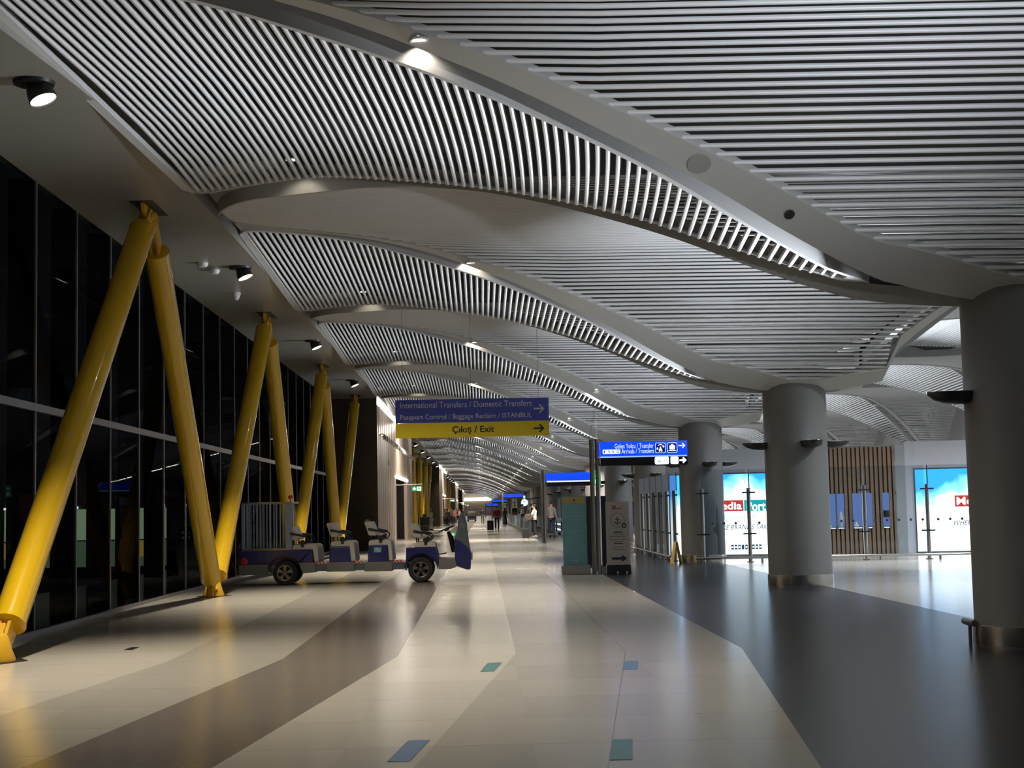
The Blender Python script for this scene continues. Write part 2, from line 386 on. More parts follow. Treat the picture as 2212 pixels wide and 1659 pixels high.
# ---------------------------------------------------------------- ceiling panels
def lens_meshes(k, x0, x1, left_cut, ref):
    """frame + slats of one lens-shaped panel with slats along the hall; coordinates relative to ref"""
    xs = [x0+(x1-x0)*i/70 for i in range(71)]
    def half(x):
        w = wlens(x)
        if left_cut and x < x0+0.45: w -= 0.42*(1-math.sqrt(max(0, 1-((x0+0.45-x)/0.45)**2)))
        if left_cut and x > 3.75: w = max(w, 0.27*math.sqrt(max(0.0, 1-((x-3.93)/0.42)**2)) if x > 3.93 else 0.27)
        return w
    def inner(x): return max(0.0, half(x)-0.10)
    def finner(x): return max(0.0, half(x)-(0.035 if x < x1-0.5 else 0.10))
    P = lambda x, dy, z: Vector(W(x, ybay(k, x)+dy, z))-ref
    fr = MB()
    near = [(x, -half(x)) for x in xs]; far = [(x, half(x)) for x in reversed(xs)]
    out = near+far
    xi0 = x0+(0.13 if left_cut else 0.25); xi1 = x1-0.25
    def ins(x): return min(max(x, xi0), xi1)
    inn = [(ins(x), -inner(ins(x))) for x in xs]+[(ins(x), finner(ins(x))) for x in reversed(xs)]
    up = [0.0]*len(xs)+[0.035*min(1.0, max(0.0, (x-x0-0.5)/1.5)) for x in reversed(xs)]
    n = len(out); H = 0.21
    vs = [P(x, dy, Zlens(x)+LT*dy+u) for (x, dy), u in zip(out, up)]+[P(x, dy, Zlens(x)+LT*dy+u) for (x, dy), u in zip(inn, up)]
    vs += [P(x, dy, Zlens(x)+LT*dy+H) for x, dy in out]+[P(x, dy, Zlens(x)+LT*dy+0.07) for x, dy in inn]
    fs = []
    for i in range(n):
        j = (i+1) % n
        fs += [(i, j, n+j, n+i), (i, 2*n+i, 2*n+j, j), (n+i, n+j, 3*n+j, 3*n+i)]
    fr.add(vs, fs)
    sl = MB(); x = xi0+0.05
    while x < xi1-0.02:
        h = inner(x)+0.03
        z = Zlens(x)+0.012; dz = (Zlens(x+0.02)-Zlens(x-0.02))/0.04; c = 1/math.sqrt(1+dz*dz)
        segs = 5 if k == 0 else 1; vv = []
        for i in range(segs+1):
            dy = -h+(h+finner(x)+0.01)*i/segs
            for a, b in PROFILE:
                a *= 0.054; b *= 0.045
                vv.append(P(x+(a*c-b*dz*c), dy, z+LT*dy+(a*dz*c+b*c)))
        m = len(PROFILE); ff = [(i*m+q, i*m+(q+1) % m, (i+1)*m+(q+1) % m, (i+1)*m+q) for i in range(segs) for q in range(m)]
        ff += [tuple(range(m)), tuple(segs*m+q for q in range(m))]
        sl.add(vv, ff); x += 0.105
    return fr, sl
def leaf_meshes(k, ref):
    """frame + slats of the leaf-shaped panel between bay lines k-1 and k; slats run across the hall"""
    x0, x1 = -3.86, 19.9
    xs = [x0+(x1-x0)*(i/150.0) for i in range(151)]; xs = [x0, x0+0.01, x0+0.04, x0+0.09]+xs[1:]
    mid = lambda x: ybay(k, x)-BAY/2
    P = lambda x, dy, z: Vector(W(x, mid(x)+dy, z))-ref
    fr = MB(); H = 0.20
    edge = [(x, -hw(x)) for x in xs]+[(x, hw(x)) for x in reversed(xs)]
    def inn(x, s): return s*max(0.0, hw(max(x, x0+0.12))-rimw(x))
    iedge = [(max(x, x0+0.12), inn(x, -1)) for x in xs]+[(max(x, x0+0.12), inn(x, 1)) for x in reversed(xs)]
    n = len(edge)
    vs = [P(x, d, zleaf(x, d)) for x, d in edge]+[P(x, d, zleaf(x, d)) for x, d in iedge]
    vs += [P(x, d, zleaf(x, d)+H) for x, d in edge]+[P(x, d, zleaf(x, d)+0.09) for x, d in iedge]
    fs = []
    for i in range(n-1):
        j = i+1
        fs += [(i, j, n+j, n+i), (i, 2*n+i, 2*n+j, j), (n+i, n+j, 3*n+j, 3*n+i)]
    fr.add(vs, fs)
    sl = MB(); d = 0.0; offs = []
    while d < 5.9:
        offs.append(d); s = (fl(d+0.02)-fl(d-0.02 if d > 0.02 else 0.02-d))/0.04
        d += 0.10/math.sqrt(1+s*s)
    offs = [-v for v in offs[:0:-1]]+offs
    gx = [x0+0.1+(x1-x0-0.1)*i/600 for i in range(601)]; lim = [max(0, hw(x)-rimw(x)+0.03) for x in gx]
    m = len(PROFILE)
    for d in offs:
        on = [l > abs(d) for l in lim]; i = 0
        while i < 601:
            if not on[i]: i += 1; continue
            j = i
            while j+1 < 601 and on[j+1]: j += 1
            xa, xb = gx[i], gx[j]; i = j+1
            if xb-xa < 0.1: continue
            e = 0.02; s = (fl(abs(d)+e)-fl(max(0, abs(d)-e)))/(2*e)*(1 if d > 0 else -1); c = 1/math.sqrt(1+s*s)
            vv = []; brk = [xa]+[q for q in (-3, 0, 1.5, XC, 8) if xa+0.05 < q < xb-0.05]+[xb]
            for x in brk:
                for a, b in PROFILE:
                    a *= 0.045; b *= 0.034
                    vv.append(P(x, d+a*c-b*s*c, zleaf(x, d)+0.012+a*s*c+b*c))
            S = len(brk)-1
            ff = [(q*m+r, q*m+(r+1) % m, (q+1)*m+(r+1) % m, (q+1)*m+r) for q in range(S) for r in range(m)]
            ff += [tuple(range(m)), tuple(S*m+q for q in range(m))]
            sl.add(vv, ff)
    return fr, sl
ORD = ['nearest', 'second nearest', 'third nearest', 'fourth nearest', 'fifth nearest', 'sixth nearest']
def panel(name, label, cat, group, frame, slats, mesh_src, loc):
    t = thing(name, label, cat, loc, group=group)
    if mesh_src is None:
        frame.build('frame', M['rim' if name == 'vaulted_ceiling_panel' else 'panel'], t, smooth=True); slats.build('slats', M['slat'], t, smooth=True)
    else:
        for ch in mesh_src.children:
            c = ch.copy(); COL.objects.link(c); c.parent = t
    return t
lens_src = lensr_src = leaf_src = None
for k in range(0, NBAY):
    ref = Vector((0, ybay(k, XC), 0))
    if k < 6: lab, grp = '%s lens-shaped ceiling panel of white lengthwise slats beside the left soffit' % ORD[k], None
    else: lab, grp = 'distant lens-shaped slatted ceiling panel beyond the hanging transfer sign', 'distant lens-shaped ceiling panels'
    f, s = lens_meshes(k, -3.97, 4.35, True, ref) if k < 2 else (None, None)
    t = panel('slatted_ceiling_panel', lab, 'ceiling panel', grp, f, s, lens_src if k >= 2 else None, ref)
    if k == 1: lens_src = t
for k in range(0, 14):
    ref = Vector((0, ybay(k, XC), 0))
    lab, grp = ('lens-shaped ceiling panel over the right hall behind the columns', 'right hall lens panels')
    f, s = lens_meshes(max(k, 2), 6.87, 18.98, False, Vector((0, ybay(max(k, 2), XC), 0))) if k in (0,) else (None, None)
    t = panel('slatted_ceiling_panel', lab, 'ceiling panel', grp, f, s, lensr_src if k > 0 else None, ref)
    if k == 0: lensr_src = t
for k in range(0, NBAY):
    ref = Vector((0, ybay(k, XC), 0))
    if k < 5: lab, grp = '%s leaf-shaped vaulted ceiling panel of crosswise slats meeting the round columns' % ORD[k], None
    else: lab, grp = 'distant leaf-shaped vaulted ceiling panel of crosswise slats', 'distant leaf-shaped ceiling panels'
    f, s = leaf_meshes(k, ref) if k < 3 else (None, None)
    t = panel('vaulted_ceiling_panel', lab, 'ceiling panel', grp, f, s, leaf_src if k >= 3 else None, ref)
    if k == 2: leaf_src = t
YEND = 408.0
# dark deck above the panels, soffit along the glass
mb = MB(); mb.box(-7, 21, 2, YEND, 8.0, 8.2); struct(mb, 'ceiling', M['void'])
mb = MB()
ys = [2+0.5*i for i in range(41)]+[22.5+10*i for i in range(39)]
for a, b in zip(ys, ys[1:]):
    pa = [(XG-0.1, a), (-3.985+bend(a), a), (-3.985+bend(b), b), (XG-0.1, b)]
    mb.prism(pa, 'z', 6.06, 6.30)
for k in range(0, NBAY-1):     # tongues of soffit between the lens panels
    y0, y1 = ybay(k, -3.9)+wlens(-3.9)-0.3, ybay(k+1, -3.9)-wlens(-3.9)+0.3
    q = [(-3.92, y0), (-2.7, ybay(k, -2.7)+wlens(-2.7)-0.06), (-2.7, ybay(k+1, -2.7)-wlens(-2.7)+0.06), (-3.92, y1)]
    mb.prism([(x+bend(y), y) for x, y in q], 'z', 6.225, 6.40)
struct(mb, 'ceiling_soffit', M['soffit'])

# ---------------------------------------------------------------- floor
XB = [(-9, -3.3, 'f_beige'), (-3.3, -2.1, 'f_beige2'), (-2.1, -0.9, 'f_taupe'), (-0.9, 0.33, 'f_light'), (0.33, 1.48, 'f_beige2'),
      (1.48, 2.70, 'f_beige2'), (2.70, 6.2, 'f_dark'), (6.2, 24, 'f_beige2')]
KY, KS = 15.66, 0.112
mats = ['f_beige', 'f_beige2', 'f_taupe', 'f_light', 'f_dark']
mb = MB(); YN = -3.0
for xa, xb, m in XB:
    xe0 = xa-KS*(KY-YN) if xa > -9 else xa; xe1 = xb-KS*(KY-YN)
    mi = mats.index(m); e = 0.0
    for poly in ([(xe0, YN), (xe1, YN), (xb, KY), (xa, KY)], [(xa, KY), (xb, KY), (xb, YEND), (xa, YEND)]):
        mb.prism(poly, 'z', -0.25, 0.0, mi)
struct(mb, 'floor', [M[m] for m in mats])
mb = MB()                       # thin joint line between the sand bands
for x in (1.48,):
    mb.prism([(x-0.004-KS*(KY-6), 6), (x+0.004-KS*(KY-6), 6), (x+0.004, KY), (x-0.004, KY)], 'z', 0.0, 0.0012)
    mb.box(x-0.004, x+0.004, KY, 60, 0.0, 0.0012)
struct(mb, 'trim_1', M['f_taupe'])
def sticker(q, mat, label):
    mb = MB(); mb.prism(q, 'z', 0.0005, 0.003)
    tag(mb.build('floor_sticker', mat), label, 'floor sticker', 'distance stickers on the floor')
sticker([(-.60, 9.10), (-.46, 9.10), (-.37, 9.92), (-.51, 9.92)], M['sticker_blue'], 'blue floor sticker on the cream band, nearest on the left')
sticker([(.735, 8.96), (.87, 8.96), (.95, 9.75), (.82, 9.75)], M['sticker_green'], 'shiny green floor sticker on the sand band, nearest on the right')
sticker([(-.04, 13.97), (.09, 13.97), (.17, 14.75), (.03, 14.75)], M['sticker_green'], 'green floor sticker at the kink of the cream band')
sticker([(1.28, 13.88), (1.42, 13.88), (1.50, 14.62), (1.36, 14.62)], M['sticker_blue'], 'blue floor sticker beside the joint line on the sand band')

# ---------------------------------------------------------------- round columns and their uplights
def column_parts(t):
    MB().lathe([(0, 0.2), (0.585, 0.2), (0.585, 3.78), (0, 3.78)], seg=64).build('shaft', M['column'], t, smooth=True)
    MB().lathe([(0, 0.0), (0.603, 0.0), (0.603, 0.195), (0.598, 0.2), (0, 0.2)], seg=64).build('base_ring', M['steel'], t, smooth=True)
COLS = {}
for k in range(-1, NBAY):
    lab = '%s round grey column with a steel base ring' % ORD[k] if 0 <= k < 6 else 'distant round grey column in the row beyond the blue arrivals sign'
    loc = Vector(W(XC, ybay(k, XC), 0))
    if k == -1: lab = 'round grey column beside the camera outside the photo'
    if k == -1:
        t = thing('round_column', lab, 'column', loc); column_parts(t); col0 = t
    else: t = dup(col0, loc, lab, '' if k < 6 else 'distant round columns')
    COLS[k] = t
def uplight(loc, rz, label, group, light=True, src=[None]):
    if src[0] is None:
        t = thing('column_uplight', label, 'lamp', loc, rz, group)
        mb = MB(); secs = [(0.0, 0.17, 0.13), (0.10, 0.185, 0.135), (0.24, 0.175, 0.12), (0.34, 0.13, 0.085), (0.41, 0.06, 0.035), (0.43, 0.015, 0.012)]
        vs = []; n = 7
        for x, w, d in secs:
            for i in range(n):
                q = PI*i/(n-1); vs.append((x, -w*math.cos(q), -d*max(0.0, math.sin(q))**0.4))
        fs = [(a*n+i, a*n+i+1, (a+1)*n+i+1, (a+1)*n+i) for a in range(len(secs)-1) for i in range(n-1)]
        fs += [tuple(range(n))]+[(a*n, (a+1)*n, (a+1)*n+n-1, a*n+n-1) for a in range(len(secs)-1)]
        mb.add(vs, fs); mb.build('housing', M['black'], t, smooth=True)
        MB().box(0.06, 0.28, -0.13, 0.13, 0.0005, 0.004).build('lens', M['lamp'], t)
        src[0] = t
    else: t = dup(src[0], loc, label, group, rz)
    if light:
        spot('uplight_lamp', (0.24, 0, 0.03), (1, 0, 0.50), P_UP, 52, 1.0, 0.12, COOL, t)
    return t
SIDE = [(180, 'left'), (-78, 'front'), (0, 'right'), (100, 'rear')]
for k in range(-1, 12):
    for a, sname in SIDE:
        if k > 6 and sname == 'rear': continue
        r = math.radians(a); c = COLS[k].location
        loc = (c.x+0.575*math.cos(r), c.y+0.575*math.sin(r), 2.64)
        if k < 0: lab, g = 'black wedge-shaped uplight on the %s side of the column beside the camera' % sname, None
        elif k < 5: lab, g = 'black wedge-shaped uplight on the %s side of the %s round column' % (sname, ORD[k]), None
        else: lab, g = 'small black wedge-shaped uplight on a distant round column', 'uplights on the distant columns'
        uplight(loc, r, lab, g)
for k in range(12, NBAY, 2):
    c = COLS[k].location
    uplight((c.x-0.575, c.y, 2.64), PI, 'small black wedge-shaped uplight on a distant round column', 'uplights on the distant columns').children[-1].data.energy = P_UP*4

# ---------------------------------------------------------------- soffit spotlights
src = None
for k in range(-1, NBAY):
    y = 15.25+BAY*k*0.985; x = -4.36+bend(y)
    lab = 'black gimbal spotlight on the soffit beside the camera' if k < 0 else '%s black gimbal spotlight under the left soffit' % ORD[k] if k < 4 else 'distant black gimbal spotlight under the left soffit'
    if src is None:
        t = thing('soffit_spotlight', lab, 'spotlight', (x, y, 6.06), 0); src = t
        MB().lathe([(0, 0), (0.215, 0), (0.205, -0.035), (0.12, -0.05), (0, -0.05)], seg=32).build('mounting_plate', M['black'], t, smooth=True)
        ax = Vector((0.42, -0.10, -1)).normalized(); q = Vector((0, 0, -1)).rotation_difference(ax)
        def tilt(mb, off):
            mb.v = [tuple(q @ Vector(v)+Vector(off)) for v in mb.v]; return mb
        tilt(MB().lathe([(0, 0.0), (0.10, 0.0), (0.135, -0.10), (0.148, -0.22), (0.138, -0.225), (0.132, -0.20), (0, -0.20)], seg=32), (0.02, 0, 0.0)).build('housing', M['black'], t, smooth=True)
        tilt(MB().disc((0, 0, -0.212), 0.132, 28, 'z'), (0.02, 0, 0)).build('lens', M['lamp_hot'], t)
    else: t = dup(src, (x, y, 6.06), lab, 'distant soffit spotlights' if k >= 4 else '')
    if k < 7: spot('spot_lamp', (0.13, -0.02, -0.26), (0.42, -0.10, -1), P_SPOT, 105, 0.9, 0.10, WARM, t)
    elif k % 3 == 0 and k < 24: spot('spot_lamp', (0.13, -0.02, -0.26), (0.42, 0.0, -1), P_SPOT*2.4, 140, 0.9, 0.2, WARM, t)
# small white detectors on the soffit
def detector(x, y, label, w=0.10):
    t = thing('ceiling_detector', label, 'detector', (x, y, 6.06), group='soffit detectors')
    MB().lathe([(0, 0), (w, 0), (w, -0.03), (w*0.75, -0.075), (0, -0.085)], seg=20).build('housing', M['white'], t, smooth=True)
detector(-4.95, 26.6, 'white round detector on the soffit beside the nearest strut top, front one of two')
detector(-4.88, 27.4, 'white round detector on the soffit beside the nearest strut top, rear one of two')
t = thing('dome_camera', 'small white dome camera on the soffit before the second strut top', 'camera', (-4.95, 30.3, 6.06))
MB().lathe([(0, 0), (0.09, 0), (0.09, -0.05), (0.07, -0.06), (0.065, -0.11), (0.035, -0.15), (0, -0.16)], seg=20).build('housing', M['white'], t, smooth=True)

# ---------------------------------------------------------------- downlights along the panel rims
dsrc = None
for k in range(0, NBAY):
    for x, nm in ((-0.10, 'middle'), (3.05, 'right')):
        if k < 2 and nm == 'right': continue
        mid = ybay(k, x)-BAY/2; h = hw(x); yy = mid+h-rimw(x)*0.55; z = zleaf(x, h-rimw(x)*0.55)
        lab = 'small round downlight at the %s of the rim of the %s vaulted panel' % (nm, ORD[k]) if k < 3 else 'small round downlight in the rim of a distant vaulted panel'
        g = 'distant rim downlights' if k >= 3 else None
        if dsrc is None:
            t = thing('rim_downlight', lab, 'downlight', W(x, yy, z), group=g)
            MB().lathe([(0.055, -0.005), (0.085, -0.02), (0.09, 0.0), (0.05, 0.02)], seg=20).build('trim_ring', M['white'], t, smooth=True)
            MB().disc((0, 0, -0.012), 0.062, 20, 'z').build('lens', M['lamp_hot'], t); dsrc = t
        else: t = dup(dsrc, W(x, yy, z), lab, g or '')
        if k < 12 or k % 3 == 0:
            ly = mid+h+gap(x)-0.13
            spot('rim_lamp', (0, ly-yy, Zlens(x)+0.33-z), (0, 0.16, -1), P_RIM*(1 if k < 12 else 3), 125, 0.5, 0.03, WARM, t)
            if k < 9: spot('down_lamp', (0, 0, -0.04), (0, 0, -1), P_DOWN if nm == 'middle' else P_DOWN*0.35, 90, 0.8, 0.06, WARM, t)
            elif k % 3 == 0 and k < 26: spot('down_lamp', (0, 0, -0.04), (0, 0, -1), P_DOWN*2.5, 120, 0.8, 0.1, WARM, t)
for k in range(0, 12):         # lamps over the near tip of each vaulted panel
    x = -2.45; yy = ybay(k, x)+wlens(x)+0.12
    t = thing('rim_downlight', '%s small downlight over a vaulted panel tip beside the left soffit' % ORD[k] if k < 4 else 'distant small downlight over a vaulted panel tip', 'downlight', W(x, yy, 6.24), group='distant tip downlights' if k >= 4 else None)
    for ch in dsrc.children:
        if ch.type == 'MESH': c = ch.copy(); COL.objects.link(c); c.parent = t
    spot('rim_lamp', (0, 0.13, -0.03), (0, 0.25, -1), P_RIM, 115, 0.5, 0.03, WARM, t)

for x, r, nm, lab in ((2.45, 0.125, 'ceiling_plate', 'round grey access plate in the rim of the nearest vaulted panel'), (3.35, 0.06, 'ceiling_detector', 'tiny detector in the rim of the nearest vaulted panel close to the column')):
    d = hw(x)-rimw(x)*0.5; t = thing(nm, lab, 'detector' if r < 0.1 else 'access plate', W(x, ybay(0, x)-BAY/2+d, zleaf(x, d)))
    dz = math.atan((zleaf(x, d+0.05)-zleaf(x, d-0.05))/0.1); t.rotation_euler = (dz, 0, 0)
    MB().lathe([(0, -0.012), (r*0.9, -0.012), (r, 0.004), (0, 0.004)], seg=24).build('cover', M['soffit'] if r > 0.1 else M['steel'], t, smooth=True)
for k in range(1, 9):          # lamps of the right hall, in the rims of its lens panels
    for x, nm in ((9.6, 'left'), (13.0, 'middle'), (16.4, 'right')):
        yy = ybay(k, x)-wlens(x)-GAP*0.5-0.12; z = Zlens(x)+0.05
        t = thing('rim_downlight', 'small downlight in the vault of the right hall behind the columns', 'downlight', (x, yy, z), group='right hall downlights')
        for ch in dsrc.children:
            if ch.type == 'MESH': c = ch.copy(); COL.objects.link(c); c.parent = t
        spot('down_lamp', (0, 0, -0.04), (0, 0, -1), P_DOWN*5.0, 150, 0.8, 0.06, COOL, t)

# ---------------------------------------------------------------- yellow struts
BX, TX = -5.06, -4.83
def Bn(k): return Vector((BX+bend(16.1+BAY*k), 16.12+BAY*k, 0))
def Tn(k): return Vector((TX, 21.75+BAY*k, 6.06))
def strut(t, a, b):
    """leaning tube from base node a to top node b with fork plates at both ends, a part of the V-column t standing at a"""
    d = (b-a); L = d.length; u = d.normalized(); s = 0.50; e = L-(0.52 if d.y > 0 else 0.80)
    R_ = 0.183
    mb = MB(); mb.tube([u*(s-0.03), u*s, u*(s+0.07), u*(e-0.07), u*e, u*(e+0.03)], [R_*0.72, R_*1.05, R_, R_, R_*1.05, R_*0.72], 36)
    st = mb.build('strut', M['yellow'], t, smooth=True)
    n = u.cross(Vector((1, 0, 0))).normalized(); w = Vector((1, 0, 0)); w = (w-u*w.dot(u)).normalized()
    for nm, p0, p1 in (('lower_fork', s+0.05, 0.13), ('upper_fork', e-0.05, L-0.13)):
        mb = MB()
        for off in (-0.05, 0.05):
            q = [(p0, -0.13), (p0, 0.13), ((p0+p1)/2, 0.115), (p1, 0.085), (p1+(p1-p0)*0.08, 0.0), (p1, -0.085), ((p0+p1)/2, -0.115)]
            lo = [u*a_+n*b_+w*(off-0.018) for a_, b_ in q]; hi = [u*a_+n*b_+w*(off+0.018) for a_, b_ in q]
            N = len(q); mb.add(lo+hi, [tuple(range(N))[::-1], tuple(range(N, 2*N))]+[(i, (i+1) % N, N+(i+1) % N, N+i) for i in range(N)])
        pc = u*(p1-(p1-p0)*0.15); mb.tube([pc-w*0.10, pc+w*0.10], 0.045, 14)
        mb.build(nm, M['yellow_dk'], st, smooth=True)
def v_base(t):
    mb = MB(); mb.prism([(-0.40, -0.002), (0.40, -0.002), (0.33, 0.16), (0.16, 0.40), (0, 0.26), (-0.16, 0.40), (-0.33, 0.16)], 'x', -0.05, 0.05)
    mb.build('foot_gusset', M['yellow_dk'], t, bevel=0.006)
    MB().lathe([(0, 0), (0.20, 0), (0.20, 0.03), (0.165, 0.12), (0.12, 0.27), (0.08, 0.30), (0, 0.30)], seg=28).build('foot', M['yellow_dk'], t, smooth=True)
    MB().prism([(-0.34, 0.0), (0.0, -0.62), (0.34, 0.0), (0.0, 0.62)], 'z', 0.0008, 0.004).build('floor_slot', M['blackfloor'], t)
def v_top(t, a, b):
    o = b-a
    mb = MB(); mb.prism([(-0.46, -0.007), (0.46, -0.007), (0.42, -0.12), (0.16, -0.38), (0, -0.24), (-0.16, -0.38), (-0.42, -0.12)], 'x', -0.028, 0.028)
    mb.build('head_gusset', M['yellow_dk'], t, bevel=0.006, loc=o)
    MB().prism([(-0.17, -0.55), (0.17, -0.55), (0.17, 0.55), (-0.17, 0.55)], 'z', -0.006, -0.001).build('soffit_slot', M['blackfloor'], t, loc=o)
WALLS = [(59.3, 89.0), (147.0, 177.0), (235.0, 265.0), (323.0, 353.0)]
def clear(y): return not any(a-0.6 < y < b+0.6 for a, b in WALLS)
vsrc = None
for k in range(0, NBAY-1):
    near = k < 4; b = Bn(k)
    if not clear(b.y): continue
    lab = '%s yellow V-shaped strut pair standing on a black floor slot by the glass front' % ORD[k] if near else 'distant yellow V-shaped strut pair along the glass front'
    away = clear(Tn(k).y); back = k > 0 and clear(Tn(k-1).y)
    t = thing('yellow_v_column', lab, 'column', b, group=None if near else 'distant yellow V columns')
    if vsrc is not None and away and back:
        def kids(src, dst):
            for ch in src.children:
                c = ch.copy(); COL.objects.link(c); c.parent = dst; kids(ch, c)
        kids(vsrc, t); continue
    v_base(t)
    if away: strut(t, b, Tn(k)); v_top(t, b, Tn(k))
    if back: strut(t, b, Tn(k-1))
    if vsrc is None and away and back: vsrc = t

# ---------------------------------------------------------------- glass front on the left
def facade(n, y0, y1, full=True):
    mb = MB(); y = y0
    while y <= y1+0.01:
        mb.box(XG-0.035, XG+0.012, y-0.018, y+0.018, 0.0, 6.06)
        y += 2.008
    mb.box(XG-0.03, XG+0.045, y0, y1, 2.94, 3.04); mb.box(XG-0.04, XG+0.06, y0, y1, 0.0, 0.05)
    w = struct(mb, 'window_%d' % n, M['mullion'])
    MB().box(XG-0.02, XG-0.008, y0, y1, 0.05, 6.06).build('pane', M['night_glass'], w)
    fb = MB(); y = y0
    while y <= y1+0.01: fb.box(XG-0.37, XG-0.03, y-0.02, y+0.02, -0.2, 6.1); y += 2.008
    fb.build('sun_fins', M['black'], w)
facade(1, 11.83, 59.3)
facade(2, 89.0, 147.0); facade(3, 177.0, 235.0); facade(4, 265.0, 323.0); facade(5, 353.0, YEND)
# lit building far outside the glass
t = thing('lit_building', 'pale green lit building outside in the dark, seen through the glass front', 'building', (-34, 112, -7))
MB().box(-15, 16, 0.2, 6, 0, 9.6).build('facade', M['black'], t)
mb = MB(); mb2 = MB(); mb3 = MB(); mb4 = MB()
for i in range(14):
    x = -14.6+i*2.15
    mb.box(x, x+1.75, 0.05, 0.2, 6.9, 9.2); mb2.box(x, x+1.75, 0.05, 0.2, 4.9, 6.8); mb.box(x, x+1.75, 0.05, 0.2, 1.0, 2.9)
    mb3.box(x, x+1.2, -0.1, 0.1, 9.25, 9.42)
    if i % 3 == 1: mb4.box(x, x+1.75, 0.03, 0.2, 0.1, 0.9)
    if i % 4 == 2: mb4.box(x, x+1.75, 0.02, 0.2, 5.6, 6.8)
mb.build('upper_window', M['pale_green'], t); mb2.build('lower_window', M['dim_green'], t)
mb3.build('roof_lamp', M['white_glow'], t); mb4.build('amber_window', M['amber_glow'], t)
t = thing('neon_light', 'yellow green squiggle of light outside at the left edge of the glass', 'light', (-13.2, 40, 3.2))
MB().tube([(-0.18, 0, 0.22), (-0.10, 0, 0.25), (-0.06, 0, 0.05), (0.0, 0, 0.0), (0.08, 0, 0.03), (0.10, 0, 0.16)], 0.016, 8).build('tube', emit('neon_glow', (0.75, 1.0, 0.08), 2.0), t)

# ---------------------------------------------------------------- gate lounge walls on the left
XW = -4.12
def gate(n, y0, y1):
    mb = MB(); mb.box(XG-0.1, XW, y0, y0+0.2, 0, 6.06); struct(mb, 'wall_left_front_%d' % n, M['darkwall'])
    da, db, dz = y0+12.8, y0+23.2, 3.12
    mb = MB()
    for a, b, z0, z1 in ((y0+0.2, da, 0, 5.82), (da, db, dz, 5.82), (db, y1, 0, 5.82)):
        mb.box(XW-0.16, XW, a, b, z0, z1)
    y = y0+0.9
    while y < y1: mb.box(XW, XW+0.012, y, y+0.012, 0.05, 5.8) if not da-0.1 < y < db else None; y += 1.25
    struct(mb, 'wall_left_%d' % n, M['wood'])
    mb = MB(); mb.box(XW-0.62, XW-0.60, da, db, 0, dz); mb.box(XW-0.6, XW-0.16, da-0.02, da, 0, dz); mb.box(XW-0.6, XW-0.16, db, db+0.02, 0, dz)
    d = struct(mb, 'door_%d' % n, M['sign_black'])
    fm = MB()
    for y in (da+0.2, (da+db)/2, db-0.2): fm.box(XW-0.598, XW-0.55, y-0.05, y+0.05, 0, dz-0.1)
    fm.build('door_frame', M['steel'], d)
    if n == 1:
        lt = MB(); lt.add([], [])
        vs = MB(); lettering(vs, '1-8', 0, 3.6, 0, 0.36, 0)
        lt.add([(XW-0.54, da+3.0-0.0+v[0], 0.28+v[2]) for v in vs.v], vs.f); lt.build('lettering', M['sign_yellow'], d)
    # glowing lintel over the door
    t = thing('door_light', '%s glowing white bar over the dark gate door' % ORD[n-1] if n < 3 else 'distant glowing white bar over a gate door', 'light', (XW, (da+db)/2, dz), group='gate door lights')
    MB().box(0.002, 0.07, (da-db)/2-0.3, (db-da)/2+0.3, 0.02, 0.16).build('diffuser', M['strip'], t)
    area('door_lamp', (0.1, 0, 0.0), (0.5, 0, -1), 60, 0.1, db-da, WARM, t)
    # cove light along the top of the wall
    t = thing('cove_light', 'bright cove light along the top of the %s wood gate wall' % ORD[n-1] if n < 3 else 'bright cove light over a distant gate wall', 'light', (XW-0.05, (y0+y1)/2, 5.92), group='gate wall cove lights')
    mb = MB(); y = y0+0.3
    while y < y1-0.3:
        mb.box(-0.08, 0.10, y-(y0+y1)/2, min(y+2.6, y1-0.2)-(y0+y1)/2, 0.0, 0.05); y += 3.0
    mb.build('tube', M['strip'], t)
    area('cove_lamp', (0.18, 0, -0.03), (-0.25, 0, -1), 2600, 0.06, y1-y0-1, WARM, t)
    # exit sign on a rod
    ya = y0+12.4; g = 'gate exit signs' if n > 1 else None
    t = thing('exit_sign', 'green exit sign hanging from a rod beside the nearest gate door' if n == 1 else 'small green exit sign at a farther gate door', 'exit sign', (XW, ya, 2.78), group=g)
    MB().tube([(0, 0, 0), (1.27, 0, 0.02)], 0.025, 8).build('rod', M['steel'], t, smooth=True)
    MB().box(0.78, 1.27, -0.02, 0.02, -0.30, -0.07).build('panel', M['green_glow'], t)
    mb = MB(); mb.box(1.03, 1.23, -0.026, -0.021, -0.285, -0.085)
    mb.prism([(0.90, -0.105), (1.0, -0.18), (0.90, -0.265), (0.82, -0.185)], 'y', -0.026, -0.021); mb.build('pictogram', M['icon_glow'], t)
    mb = MB(); mb.prism([(1.09, -0.27), (1.12, -0.27), (1.14, -0.2), (1.17, -0.25), (1.20, -0.24), (1.16, -0.17), (1.17, -0.12), (1.12, -0.12), (1.07, -0.16), (1.12, -0.18)], 'y', -0.030, -0.027)
    mb.disc((1.145, -0.031, -0.103), 0.014); mb.build('running_figure', M['green_glow'], t)
for i, (a, b) in enumerate(WALLS): gate(i+1, a, b)
wl = None
